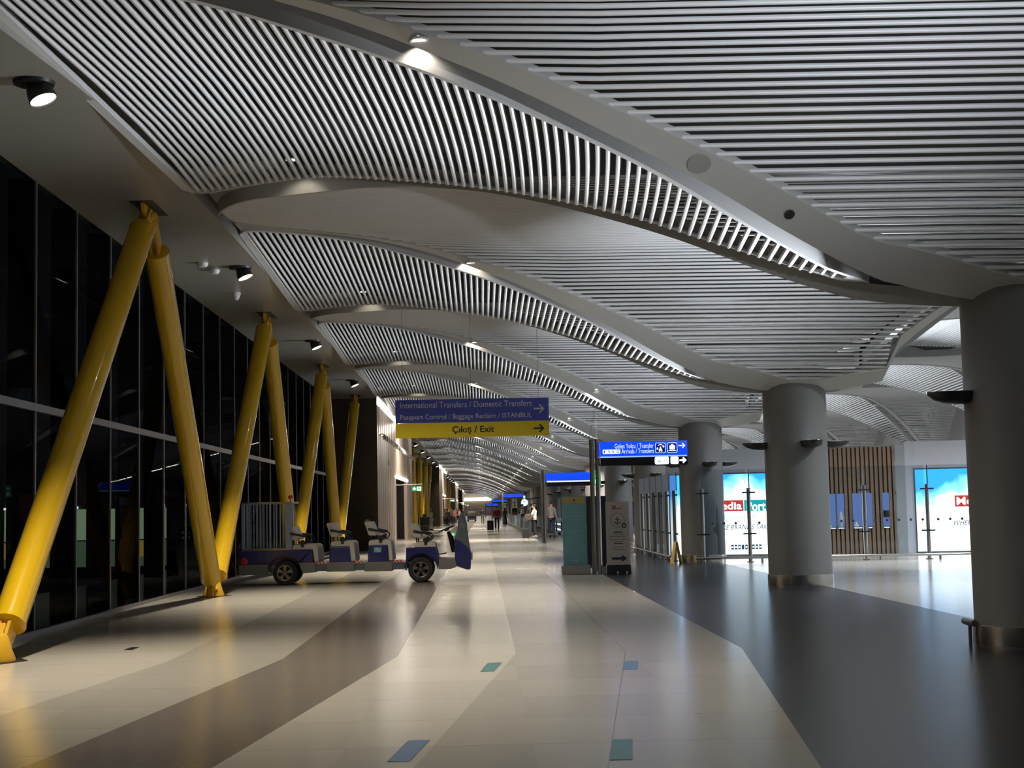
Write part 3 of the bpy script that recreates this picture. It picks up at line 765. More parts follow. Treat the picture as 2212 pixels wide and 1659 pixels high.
for i in range(18):            # row of small lamps on the first gate wall
    y = 60.6+i*1.5
    if wl is None:
        t = thing('wall_lamp', 'small chrome picture lamp in the row along the nearest wood gate wall', 'wall lamp', (XW, y, 4.62), group='wall lamps in a row'); wl = t
        MB().tube([(0, 0, 0), (0.05, 0, 0.05), (0.14, 0, 0.08), (0.22, 0, 0.02)], 0.02, 8).build('arm', M['steel_dark'], t, smooth=True)
        MB().lathe([(0, 0.05), (0.035, 0.05), (0.075, -0.16), (0.065, -0.16), (0.03, 0.02), (0, 0.02)], (0.22, 0, 0.0), 14).build('shade', M['steel'], t, smooth=True)
    else: dup(wl, (XW, y, 4.62))
t = thing('wall_speaker', 'white oval speaker on the wood gate wall left of the door', 'speaker', (XW, 66.2, 3.72))
MB().lathe([(0, 0.10), (0.10, 0.09), (0.15, 0.03), (0.15, 0)], seg=18, axis='x').build('body', M['white'], t, smooth=True)
t = thing('wall_dispenser', 'small white round device on the dark panel wall', 'dispenser', (-4.55, 59.3, 1.12))
MB().lathe([(0, -0.08), (0.09, -0.07), (0.12, -0.02), (0.12, 0)], seg=18, axis='y').build('body', M['white'], t, smooth=True)
mb = MB(); mb.box(20.4, 20.7, 2, YEND, 0, 8.0); struct(mb, 'wall_right_far', M['plaster'])
# far end of the hall
mb = MB(); mb.box(-9, 24, YEND-4, YEND-3.6, 0, 8.0); struct(mb, 'wall_back', M['wood'])
t = thing('portal_light', 'white glowing portal frame on the end wall of the hall', 'light', (-1.5, YEND-4.2, 0))
mb = MB(); mb.box(-6.4, 4.5, 0, 0.15, 4.1, 4.9); mb.box(-6.4, -5.6, 0, 0.15, 1.2, 4.1); mb.build('frame', M['white_glow'], t)
area('portal_lamp', (-1, -1.5, 4.5), (0, 1, 0.2), 25, 8, 1, WARM, t)

# ---------------------------------------------------------------- hanging transfer sign
t = thing('hanging_sign', 'large blue and yellow hanging sign for transfers and exit', 'sign', (-0.15, 30.0, 2.98))
w2 = 1.555
MB().box(-w2, w2, -0.03, 0.03, 0.305, 0.775).build('upper_panel', M['sign_navy'], t, bevel=0.004)
MB().box(-w2, w2, -0.03, 0.03, 0.0, 0.30).build('exit_panel', M['sign_yellow'], t, bevel=0.004)
mb = MB()
lettering(mb, 'International Transfers / Domestic Transfers', -w2+0.10, 1.21, 0.605, 0.725, -0.0325)
lettering(mb, 'Passport Control / Baggage Reclaim / ISTANBUL', -w2+0.10, 1.21, 0.345, 0.475, -0.0325)
for q in arrow(1.36, 0.55, 0.22, 0.19, 0.032): mb.prism(q, 'y', -0.0335, -0.031)
mb.build('lettering', M['letter_white'], t)
mb = MB(); lettering(mb, 'Çıkış / Exit', -0.41, 0.44, 0.055, 0.225, -0.0325, bold=0.02)
for q in arrow(1.35, 0.15, 0.22, 0.18, 0.036): mb.prism(q, 'y', -0.0335, -0.031)
mb.build('exit_lettering', M['letter_black'], t)
mb = MB()
for x in (-1.40, -0.02, 1.35):
    zt = Zlens(x-0.15)-2.98
    mb.tube([(x, 0, 0.77), (x, 0, zt)], 0.005, 6)
mb.build('wire', M['steel_dark'], t)

# ---------------------------------------------------------------- backlit arrivals sign on twin posts
def sign_posts(t, x, h, dx=0.13):
    for i in (0, 1): MB().tube([(x+i*dx, 0, 0), (x+i*dx, 0, h)], 0.052, 16).build('post', M['steel_dark'] if i == 0 else M['steel'], t, smooth=True)
    MB().box(x-0.06, x+dx+0.06, -0.06, 0.06, h, h+0.012).build('cap', M['steel_dark'], t)
t = thing('arrivals_sign', 'backlit blue and black arrivals and transfers sign on twin steel posts', 'sign', (2.54, 33.85, 0))
sign_posts(t, 0.0, 3.04)
x0, x1 = 0.20, 2.19
MB().box(x0, x1, -0.08, 0.08, 2.66, 2.99).build('blue_panel', M['blue_glow'], t, bevel=0.006)
MB().box(x0, x1, -0.08, 0.08, 2.45, 2.63).build('black_panel', M['sign_black'], t, bevel=0.006)
MB().box(x0+0.01, x1-0.01, -0.075, 0.075, 2.63, 2.66).build('light_line', emit('pale_blue_glow', (0.22, 0.42, 1.0), 1.4), t)
MB().tube([(x0-0.03, 0, 2.47), (x1, 0, 2.44)], 0.02, 8).build('lower_rail', M['steel'], t)
y = -0.083
mb = MB(); lettering(mb, 'Gelen Yolcu / Transfer', x0+0.33, x0+1.22, 2.835, 2.945, y); mb.build('turkish_lettering', M['text_glow'], t)
mb = MB(); lettering(mb, 'Arrivals / Transfers', x0+0.48, x0+1.22, 2.715, 2.825, y); mb.build('english_lettering', M['text_glow'], t)
mb = MB()
for q in arrow(x0+1.87, 2.875, 0.16, 0.13, 0.026): mb.prism(q, 'y', y-0.001, y+0.002)
mb.build('arrow', M['text_glow'], t)
mb = MB(); mb.prism(rrect(x0+0.05, x0+0.455, 2.715, 2.815, 0.02), 'y', y-0.001, y+0.002); mb.build('time_plate', M['text_glow'], t)
mb = MB(); lettering(mb, '3-5', x0+0.17, x0+0.31, 2.735, 2.795, y-0.004)
mb.box(x0+0.37, x0+0.43, y-0.005, y-0.003, 2.777, 2.79); mb.box(x0+0.37, x0+0.43, y-0.005, y-0.003, 2.745, 2.757)
mb.prism([(x0+0.08, 2.735), (x0+0.10, 2.735), (x0+0.105, 2.77), (x0+0.09, 2.80), (x0+0.075, 2.77)], 'y', y-0.005, y-0.003); mb.build('time_lettering', M['navy_glow'], t)
def frame_icon(cx, cz, r):
    mb = MB(); mb.prism(rrect(cx-r, cx+r, cz-r, cz+r, r*0.3), 'y', y-0.001, y+0.002); mb.build('icon_frame', M['text_glow'], t)
    mb = MB(); mb.prism(rrect(cx-r*0.9, cx+r*0.9, cz-r*0.9, cz+r*0.9, r*0.27), 'y', y-0.003, y); mb.build('icon_ground', M['navy_glow'], t)
frame_icon(x0+1.375, 2.83, 0.118); frame_icon(x0+1.645, 2.83, 0.118)
mb = MB(); cx, cz = x0+1.375, 2.83; yy0, yy1 = y-0.006, y-0.004       # walking traveller between two planes
mb.disc((cx, y-0.005, cz+0.012), 0.018, 12)
mb.prism([(cx-0.035, cz-0.085), (cx-0.012, cz-0.085), (cx, cz-0.05), (cx+0.02, cz-0.085), (cx+0.043, cz-0.085), (cx+0.03, cz-0.02), (cx+0.012, cz-0.008), (cx-0.015, cz-0.01), (cx-0.04, cz-0.035)], 'y', yy0, yy1)
for i in range(6):
    a0, a1 = PI*(0.15+i*0.115), PI*(0.15+(i+1)*0.115)
    mb.prism([(cx+0.06*math.cos(a0), cz+0.03+0.055*math.sin(a0)), (cx+0.06*math.cos(a1), cz+0.03+0.055*math.sin(a1)), (cx+0.044*math.cos(a1), cz+0.03+0.04*math.sin(a1)), (cx+0.044*math.cos(a0), cz+0.03+0.04*math.sin(a0))], 'y', yy0, yy1)
for sx, sz in ((-0.07, -0.012), (0.068, 0.035)):
    mb.prism([(cx+sx-0.022, cz+sz-0.012), (cx+sx, cz+sz-0.03), (cx+sx+0.024, cz+sz-0.01), (cx+sx, cz+sz+0.03)], 'y', yy0, yy1)
mb.build('transfer_pictogram', M['icon_glow'], t)
mb = MB(); cx = x0+1.645
mb.prism(rrect(cx-0.062, cx+0.062, cz-0.045, cz+0.055, 0.018), 'y', yy0, yy1); mb.prism(rrect(cx-0.025, cx+0.025, cz+0.05, cz+0.078, 0.01), 'y', yy0, yy1)
mb.box(cx-0.088, cx+0.088, yy0, yy1, cz-0.072, cz-0.058); mb.build('baggage_pictogram', M['icon_glow'], t)
mb = MB()
for a, b in ((x0+1.24, x0+1.56), (x0+1.60, x0+1.78)): mb.prism(rrect(a, b, 2.455, 2.625, 0.035), 'y', y-0.001, y+0.002)
for q in arrow(x0+1.885, 2.54, 0.16, 0.14, 0.036): mb.prism(q, 'y', y-0.001, y+0.002)
mb.build('lit_plate', M['white_glow'], t)
mb = MB(); mb.box(x0+1.31, x0+1.38, y-0.004, y-0.002, 2.505, 2.53); mb.box(x0+1.315, x0+1.375, y-0.004, y-0.002, 2.535, 2.555); mb.prism([(x0+1.43, 2.52), (x0+1.45, 2.53), (x0+1.48, 2.565), (x0+1.46, 2.57)], 'y', y-0.004, y-0.002)
mb.prism([(x0+1.65, 2.51), (x0+1.66, 2.505), (x0+1.72, 2.56), (x0+1.71, 2.57)], 'y', y-0.004, y-0.002); mb.build('plate_pictogram', emit('grey_print', (0.35, 0.5, 0.5), 0.8), t)
def far_sign(x0, yd, z0, z1, w, label, posts=True, zb=None, strip=False):
    t = thing('direction_sign', label, 'sign', (x0, yd, 0))
    zb = zb or z0+(z1-z0)*0.36
    MB().box(0, w, -0.08, 0.08, zb, z1).build('blue_panel', M['blue_glow'], t); MB().box(0, w, -0.08, 0.08, z0, zb-0.02).build('black_panel', M['sign_black'], t)
    if strip: MB().box(0.02, w-0.02, -0.085, 0.075, zb-0.03, zb+0.03).build('light_line', M['text_glow'], t)
    if posts: sign_posts(t, -0.2, z1+0.12, 0.10)
far_sign(2.92, 66.2, 2.49, 3.08, 2.12, 'blank blue sign on steel posts behind the teal banner stand', strip=True)
far_sign(2.62, 172, 2.75, 3.30, 2.2, 'blue direction sign over the moving walkway beside the round clock')
far_sign(1.85, 236, 2.55, 3.05, 2.2, 'smaller blue direction sign deep in the hall', posts=True)
far_sign(1.1, 330, 2.2, 2.75, 2.6, 'smallest blue direction sign near the end of the hall', posts=True)
t = thing('round_sign', 'round white glowing sign beside the far blue sign', 'sign', (5.0, 172, 2.27))
MB().lathe([(0, -0.06), (0.36, -0.06), (0.39, -0.04), (0.39, 0.04), (0, 0.04)], seg=32, axis='y').build('face', emit('cool_white_glow', (0.72, 0.95, 1.0), 1.8), t)
mb = MB(); mb.prism([(-0.05, -0.02), (0.02, -0.05), (0.16, 0.16), (0.12, 0.2)], 'y', -0.07, -0.062); mb.prism([(-0.16, 0.02), (-0.04, 0.04), (-0.06, 0.18), (-0.12, 0.16)], 'y', -0.07, -0.062); mb.build('mark', M['navy_glow'], t)
MB().box(-0.12, 0.10, -0.05, 0.03, 0.46, 0.80).build('upper_plate', emit('mint_glow', (0.35, 0.8, 0.9), 1.4), t)
t = thing('exit_sign', 'green exit sign behind the twin posts of the arrivals sign', 'exit sign', (3.98, 50, 2.25))
MB().box(-0.16, 0.06, -0.05, 0.05, 0, 0.44).build('panel', M['green_glow'], t)
mb = MB(); mb.prism([(-0.06, 0.38), (0.015, 0.31), (-0.06, 0.24), (-0.135, 0.31)], 'y', -0.056, -0.05); mb.box(-0.13, 0.01, -0.056, -0.05, 0.05, 0.20); mb.build('pictogram', M['icon_glow'], t)
MB().tube([(-0.05, 0, 0.44), (-0.05, 0, 2.6)], 0.012, 6).build('rod', M['steel_dark'], t)

# ---------------------------------------------------------------- banner stands
t = thing('banner_stand', 'tall teal banner stand with yellow head on a pale metal foot', 'banner stand', (2.12, 33.95, 0))
MB().box(-0.275, 0.275, -0.03, 0.03, 0.19, 1.775).build('board', M['teal'], t)
MB().box(-0.262, 0.255, -0.034, -0.031, 1.615, 1.75).build('yellow_head', M['banner_yellow'], t)
mb = MB(); mb.prism([(-0.03, 1.665), (0.0, 1.655), (0.025, 1.68), (0.0, 1.715), (-0.02, 1.70)], 'y', -0.037, -0.035); mb.build('emblem', M['ink'], t)
mb = MB(); L = ['Dış Hatlar -', 'Transfer', 'Harcı Noktası', '0-5 Yaş Çocuklu', 'Aileler ve', '65 Yaş Üstü', 'Misafirlerimiz İçin', 'International', 'Transfer', 'Crossing Point', 'for Families', 'with 0-5 Years', 'Old Children and', 'Passengers', 'Over 65']
for i, s in enumerate(L):
    wd = 0.030*len(s)*0.5+0.01; zc = 1.565-i*0.0815
    lettering(mb, s, -wd-0.005, wd-0.005, zc-0.022, zc+0.022, -0.0335)
for q in arrow(0.0, 0.315, 0.15, 0.13, 0.022): mb.prism(q, 'y', -0.0345, -0.031)
mb.build('lettering', pbr('pale_teal_print', (0.52, 0.66, 0.66), 0.5, noise=0.03), t)
MB().prism([(-0.32, 0.0), (0.335, 0.0), (0.325, 0.205), (-0.325, 0.205)], 'y', -0.16, 0.16).build('foot', M['steel'], t, bevel=0.004)
t = thing('banner_stand', 'beige banner stand with an anchor in a circle on a black foot', 'banner stand', (3.085, 33.8, 0))
MB().box(-0.262, 0.262, -0.025, 0.025, 0.18, 1.625).build('board', M['banner_beige'], t)
mb = MB(); mb.box(-0.12, -0.03, -0.028, -0.026, 1.50, 1.535); mb.box(-0.12, 0.0, -0.028, -0.026, 1.455, 1.49); mb.box(0.01, 0.10, -0.028, -0.026, 1.46, 1.485); mb.build('logo', M['logo_red'], t)
mb = MB(); y = -0.028
def ring(mb, cx, cz, r0, r1, a0, a1, n):
    for i in range(n):
        p, q = math.radians(a0+(a1-a0)*i/n), math.radians(a0+(a1-a0)*(i+1)/n)
        mb.add([(cx+r0*math.cos(p), y, cz+r0*math.sin(p)), (cx+r1*math.cos(p), y, cz+r1*math.sin(p)), (cx+r1*math.cos(q), y, cz+r1*math.sin(q)), (cx+r0*math.cos(q), y, cz+r0*math.sin(q))], [(0, 1, 2, 3)])
ring(mb, 0, 1.205, 0.155, 0.163, 0, 360, 40)
ring(mb, 0.0, 1.265, 0.010, 0.020, 0, 360, 14); mb.box(-0.008, 0.008, y, y+0.002, 1.125, 1.25); mb.box(-0.055, 0.055, y, y+0.002, 1.213, 1.225)
ring(mb, 0, 1.185, 0.052, 0.068, 195, 345, 16)
for s in (-1, 1): mb.prism([(s*0.075, 1.18), (s*0.04, 1.165), (s*0.066, 1.145)], 'y', y, y+0.002)
mb.disc((0.145, y-0.001, 1.085), 0.056, 24)
for q in [[(-0.15, 0.315), (0.09, 0.315), (0.09, 0.37), (-0.15, 0.37)], [(0.08, 0.26), (0.20, 0.342), (0.08, 0.425)]]: mb.prism(q, 'y', y, y+0.002)
mb.box(-0.09, 0.10, y, y+0.002, 0.925, 0.948); mb.box(-0.09, 0.115, y, y+0.002, 0.665, 0.685)
mb.build('anchor_print', M['ink'], t)
mb = MB(); mb.prism([(0.12, 1.06), (0.15, 1.05), (0.175, 1.075), (0.165, 1.10), (0.14, 1.115), (0.12, 1.09)], 'y', y-0.004, y-0.002); mb.build('hand_symbol', M['banner_beige'], t)
mb = MB()
for zc, a, b in ((0.89, -.12, .12), (0.84, -.19, .17), (0.775, -.21, .18), (0.72, -.11, .12), (0.595, -.11, .13), (0.54, -.14, .15)): mb.box(a, b, y, y+0.002, zc-0.008, zc+0.008)
mb.build('small_print', M['ink_faint'], t)
MB().prism([(-0.275, 0.0), (0.28, 0.0), (0.27, 0.20), (-0.27, 0.20)], 'y', -0.13, 0.13).build('foot', M['black'], t, bevel=0.004)
MB().disc((-0.03, -0.132, 0.03), 0.022, 12).add([], []).disc((0.18, -0.132, 0.03), 0.022, 12).build('reflector', M['white'], t)

# ---------------------------------------------------------------- advertising wall behind the glass screen
WR = -math.atan(0.186)
def WL(x, y, z):               # wall frame -> hall frame
    c, s = math.cos(WR), math.sin(WR); return (7.5+x*c-y*s, 43.1+x*s+y*c, z)
def wmap(mb): mb.v = [WL(*v) for v in mb.v]; return mb
mb = MB(); mb.box(-2.1, 2.25, 0.10, 0.40, 2.43, 3.12); mb.box(-2.1, 12, 0.40, 3.0, 0.0, 3.12)
mb.box(4.96, 12, 0.10, 0.40, 2.43, 3.2); mb.box(4.72, 4.965, 0.10, 0.40, 0.0, 3.2)
struct(wmap(mb), 'wall_right', M['plaster'])
mb = MB(); mb.box(4.42, 4.72, 0.02, 0.40, 0.0, 3.12); struct(wmap(mb), 'wall_right_pillar', M['greyplaster'])
mb = MB(); x = 2.25
while x < 4.40: mb.box(x, x+0.085, 0.02, 0.15, 0.0, 3.08); x += 0.125
wb = struct(wmap(mb), 'wall_right_slats', M['woodslat'])
MB_ = MB(); MB_.box(2.25, 4.42, 0.15, 0.40, 0.0, 3.08); wmap(MB_).build('backing', M['black'], wb)
def lightbox(xa, xb, label):
    w = xb-xa; c = WL((xa+xb)/2, 0.06, 0.06)
    t = thing('lightbox', label, 'advertising lightbox', c, WR)
    MB().box(-w/2, w/2, 0.0, 0.30, 0.0, 2.33).build('face', ad_mat('ad_sky', w, 2.33, 2.6), t)
    mb = MB(); mb.box(-w/2-0.03, w/2+0.03, -0.01, 0.32, 2.33, 2.36); mb.box(-w/2-0.03, -w/2, -0.01, 0.32, -0.06, 2.33); mb.box(w/2, w/2+0.03, -0.01, 0.32, -0.06, 2.33); mb.box(-w/2, w/2, -0.01, 0.32, -0.06, 0.0)
    mb.build('frame', M['steel_dark'], t)
    y = -0.006
    MB().box(-0.93, 0.02, y, -0.001, 1.25, 1.57).build('red_field', M['ad_red'], t); MB().box(0.04, 0.98, y, -0.001, 1.25, 1.57).build('teal_field', M['ad_teal'], t)
    mb = MB(); lettering(mb, 'Media', -0.88, -0.03, 1.30, 1.52, y-0.004, bold=0.02); lettering(mb, 'Port', 0.12, 0.66, 1.25, 1.52, y-0.004, bold=0.02); mb.build('brand_lettering', M['white_glow'], t)
    mb = MB(); lettering(mb, 'Istanbul', -0.55, 0.35, 1.00, 1.18, y); mb.build('faint_lettering', M['ad_faint'], t)
    mb = MB(); lettering(mb, 'WHERE BRANDS TAKE', -1.02, 0.76, 0.72, 0.86, y, shear=0.25); mb.build('slogan', M['ad_ink'], t)
    mb = MB()
    for i in range(9): mb.box(-0.37+i*0.10, -0.295+i*0.10, y, -0.001, 0.14, 0.28)
    mb.build('badge_row', M['ad_ink'], t)
    mb = MB()
    for i in (0, 1, 2, 4, 6, 7, 8): mb.disc((-0.333+i*0.10, y-0.002, 0.21), 0.026, 10)
    mb.build('badge_symbol', M['white_glow'], t)
    return t
lightbox(-2.0, 2.2, 'glowing sky blue and white lightbox left of the wood slat wall')
lightbox(5.0, 9.0, 'glowing sky blue and white lightbox right of the wood slat wall')
# glowing blue panels with small items, imitating reflections in the glass screen
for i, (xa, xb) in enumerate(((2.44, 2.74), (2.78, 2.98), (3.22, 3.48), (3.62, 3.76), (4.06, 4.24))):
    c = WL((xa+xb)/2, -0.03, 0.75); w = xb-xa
    t = thing('reflection_panel', ['leftmost wide', 'second', 'middle wide', 'narrow fourth', 'rightmost narrow'][i]+' blue panel imitating a glass reflection on the wood slat wall', 'painted reflection', c, WR)
    MB().box(-w/2, w/2, 0.0, 0.05, 0.0, 1.0).build('panel', emit('periwinkle_reflection', (0.16, 0.26, 0.60), 0.8), t)
    MB().box(-w/2, w/2, -0.06, 0.0, 0.03, 0.05).build('reflected_shelf', M['black'], t)
    MB().box(-w/2+0.02, w/2-0.02, -0.03, 0.0, 0.0, 0.028).build('reflected_edge', M['icon_glow'], t)
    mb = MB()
    if i in (0, 2): mb.lathe([(0, 0.21), (0.03, 0.16), (0.055, 0.10), (0.08, 0.05), (0, 0.05)], (-0.05, -0.035, 0), 12); mb.build('reflected_ornament', M['white'], t, smooth=True)
    if i == 1: mb.lathe([(0, 0.50), (0.04, 0.46), (0.035, 0.40), (0.07, 0.32), (0.06, 0.20), (0.03, 0.12), (0.05, 0.05), (0, 0.05)], (0, -0.045, 0), 14); mb.build('reflected_figurine', M['cream'], t, smooth=True)
    if i == 4: mb.lathe([(0.075, 0.30), (0.085, 0.33), (0.09, 0.45), (0.08, 0.50), (0.07, 0.50), (0.075, 0.42), (0.075, 0.30)], (0, -0.045, 0), 16); mb.build('reflected_vase', M['black'], t, smooth=True)

# ---------------------------------------------------------------- glass screens with posts and a kick rail
SR = -math.atan(0.12)
def screen(x, y, rz, w, label, h_lo=1.93, h_hi=2.42, group=None, dots=True, lean=False, hi=True):
    t = thing('glass_screen', label, 'glass screen', (x, y, 0), rz, group)
    MB().tube([(0, 0, 0), (0, 0, h_lo)], 0.052, 16).build('post', M['steel'], t, smooth=True)
    MB().lathe([(0, 0), (0.10, 0), (0.10, 0.015), (0.06, 0.03), (0, 0.03)], seg=20).build('post_foot', M['steel_dark'], t, smooth=True)
    for z in (h_lo-0.12, 0.74): MB().box(-0.17, 0.17, -0.07, -0.03, z-0.02, z+0.02).build('clamp', M['black'], t)
    MB().box(0.04, w-0.04, -0.076, -0.064, 0.16, h_hi if hi else h_lo).build('pane', M['glass'] if dots else M['frost'], t)
    if dots:
        u = 0.25
        while u < w-0.1: MB().lathe([(0, -0.001), (0.035, -0.001), (0.035, 0.001), (0, 0.001)], (u, -0.079, 1.02), 12, axis='y').build('safety_dot', M['ink'], t); u += 0.30
    if hi: MB().box(0.0, 0.03, -0.082, -0.058, h_lo, h_hi).build('joint_strip', M['steel'], t)
    return t
def on_screen(x): return 38.80-0.12*(x-5.9)
for i, (x, w) in enumerate(((5.78, 1.17), (6.98, 2.9), (9.92, 1.55), (11.5, 1.9), (13.45, 1.9))):
    screen(x, on_screen(x), SR, w/math.cos(SR), ['clear glass screen starting at the third round column', 'clear glass screen before the left lightbox', 'clear glass screen before the wood slat wall', 'clear glass screen before the right lightbox', 'clear glass screen behind the nearest round column'][i])
t = thing('kick_rail', 'low steel kick rail along the foot of the glass screens', 'rail', (5.55, on_screen(5.55)-0.22, 0), SR)
MB().tube([(0.0, 0, 0.13), (8.6, 0, 0.13)], 0.035, 12).build('tube', M['steel'], t, smooth=True)
for u in (0.15, 1.7, 3.2, 4.7, 6.2, 7.7): MB().tube([(u, 0, 0), (u, 0, 0.13)], 0.03, 10).build('leg', M['steel_dark'], t)
for i in range(6):
    y = 40.6+i*1.62
    screen(5.28, y, PI/2, 1.5, '%s pale glass screen between the third and fourth round columns' % ['nearest', 'second', 'third', 'fourth', 'fifth', 'farthest'][i], h_lo=1.92, h_hi=2.42, dots=False)
t = thing('kick_rail', 'low steel kick rail between the third and fourth round columns', 'rail', (5.10, 40.3, 0))
MB().tube([(0, 0, 0.13), (0, 10.4, 0.13)], 0.035, 12).build('tube', M['steel'], t, smooth=True)
for u in (0.3, 2.5, 4.8, 7.0, 9.5): MB().tube([(0, u, 0), (0, u, 0.13)], 0.03, 10).build('leg', M['steel_dark'], t)
# rail at the first column
c = COLS[0].location
t = thing('kick_rail', 'dark kick rail stub curving round the foot of the nearest round column', 'rail', (c.x, c.y, 0))
MB().tube([(-0.62, 0.30, 0.215), (-0.645, 0.05, 0.215), (-0.63, -0.06, 0.215)], 0.035, 12).build('tube', M['steel_dark'], t, smooth=True)
MB().tube([(-0.645, 0.05, 0), (-0.645, 0.05, 0.21)], 0.02, 10).build('leg', M['steel_dark'], t)
# wet floor sign
t = thing('wet_floor_sign', 'folded yellow wet floor sign leaning by the third round column', 'floor sign', (5.05, 38.75, 0), 0.2)
for s in (-1, 1):
    mb = MB(); mb.add([(s*0.13, -0.12, 0), (s*0.13, 0.12, 0), (s*0.118, 0.12, 0), (s*0.118, -0.12, 0), (s*0.03, -0.09, 0.56), (s*0.03, 0.09, 0.56), (s*0.018, 0.09, 0.56), (s*0.018, -0.09, 0.56)],
        [(0, 1, 5, 4), (1, 2, 6, 5), (2, 3, 7, 6), (3, 0, 4, 7), (4, 5, 6, 7), (0, 3, 2, 1)]); mb.build('leaf_board', M['banner_yellow'], t)
MB().box(-0.03, 0.03, -0.09, 0.09, 0.555, 0.575).build('hinge', M['banner_yellow'], t)

# ---------------------------------------------------------------- shops and walkways far on the right
mb = MB(); mb.box(9.2, 9.5, 55, 190, 0, 3.2); struct(mb, 'wall_right_shops', M['plaster'])
PO = [(60.5, 4.5, M['c_grey'], 'grey'), (68, 5, emit('rose_glow', (0.45, 0.13, 0.10), 0.55), 'dim rose'), (76, 5, emit('violet_glow', (0.16, 0.15, 0.55), 0.7), 'violet'), (86, 5.5, M['sign_navy'], 'dark navy'), (97, 6, emit('brick_glow', (0.22, 0.05, 0.03), 0.5), 'brick red'),
      (109, 6, M['sign_navy'], 'dark blue'), (121, 7, M['darkwall'], 'dark brown'), (135, 8, emit('pale_glow', (0.4, 0.42, 0.45), 0.5), 'pale'), (150, 9, M['darkwall'], 'dark')]
for i, (y, w, m, nm) in enumerate(PO):
    t = thing('shop_window', '%s shop window far behind the round columns, %s along the shop wall' % (nm, ['first', 'second', 'third', 'fourth', 'fifth', 'sixth', 'seventh', 'eighth', 'ninth'][i]), 'shop window', (9.2, y, 0))
    MB().box(-0.06, -0.005, 0, w, 0.35, 2.7).build('display', m, t)
    mb = MB(); mb.box(-0.09, 0.0, -0.08, 0.0, 0.25, 2.8); mb.box(-0.09, 0.0, w, w+0.08, 0.25, 2.8); mb.box(-0.09, 0, 0, w, 2.7, 2.8); mb.box(-0.09, 0, 0, w, 0.25, 0.35); mb.build('frame', M['plaster'], t)
    mb = MB()
    for j in range(4): mb.box(-0.10, -0.06, 0.3+j*w/4, 0.1+(j+0.8)*w/4, 0.7+0.55*(j % 3), 1.05+0.55*(j % 3))
    mb.build('wares', M['letter_white'] if i % 2 else M['c_beige'], t)
t = thing('kiosk', 'tall black kiosk cabinet behind the teal banner stand', 'kiosk', (2.90, 38.5, 0))
MB().box(-0.24, 0.32, -0.2, 0.2, 0.06, 1.80).build('cabinet', M['sign_black'], t, bevel=0.01); MB().box(-0.20, 0.28, -0.17, 0.17, 0.0, 0.06).build('plinth', M['black'], t)
def walkway(x0, x1, y0, y1, label, lit=False):
    t = thing('moving_walkway', label, 'moving walkway', (x0, y0, 0)); L = y1-y0; w = x1-x0
    MB().box(0, w, 0, L, 0.0, 0.16).build('base', M['steel_dark'], t)
    for x in (0.06, w-0.06):
        MB().box(x-0.008, x+0.008, 0.6, L-0.6, 0.16, 0.98).build('balustrade', M['frost'], t)
        MB().tube([(x, 0.62, 0.25), (x, 0.25, 0.45), (x, 0.2, 0.75), (x, 0.45, 0.98), (x, 0.9, 1.02), (x, L-0.9, 1.02), (x, L-0.3, 0.9), (x, L-0.5, 0.3)], 0.035, 8).build('handrail', M['black'], t, smooth=True)
        MB().box(x-0.12, x+0.12, 0.4, L-0.4, 0.16, 0.24).build('skirt', M['steel'], t)
        if lit: MB().box(x-0.03, x-0.012, 0.5, L-1, 0.55, 0.63).add([], []).box(x-0.03, x-0.012, 0.5, L-1, 0.25, 0.33).build('light_strip', M['text_glow'], t)
    MB().box(0.18, w-0.18, 0.2, L-0.2, 0.16, 0.175).build('pallet_band', M['rubber'], t)
walkway(2.72, 4.2, 82, 172, 'long glass-sided moving walkway on the right of the hall')
walkway(4.45, 5.15, 84, 92, 'short glass-sided walkway entry with glowing blue white strips', True)

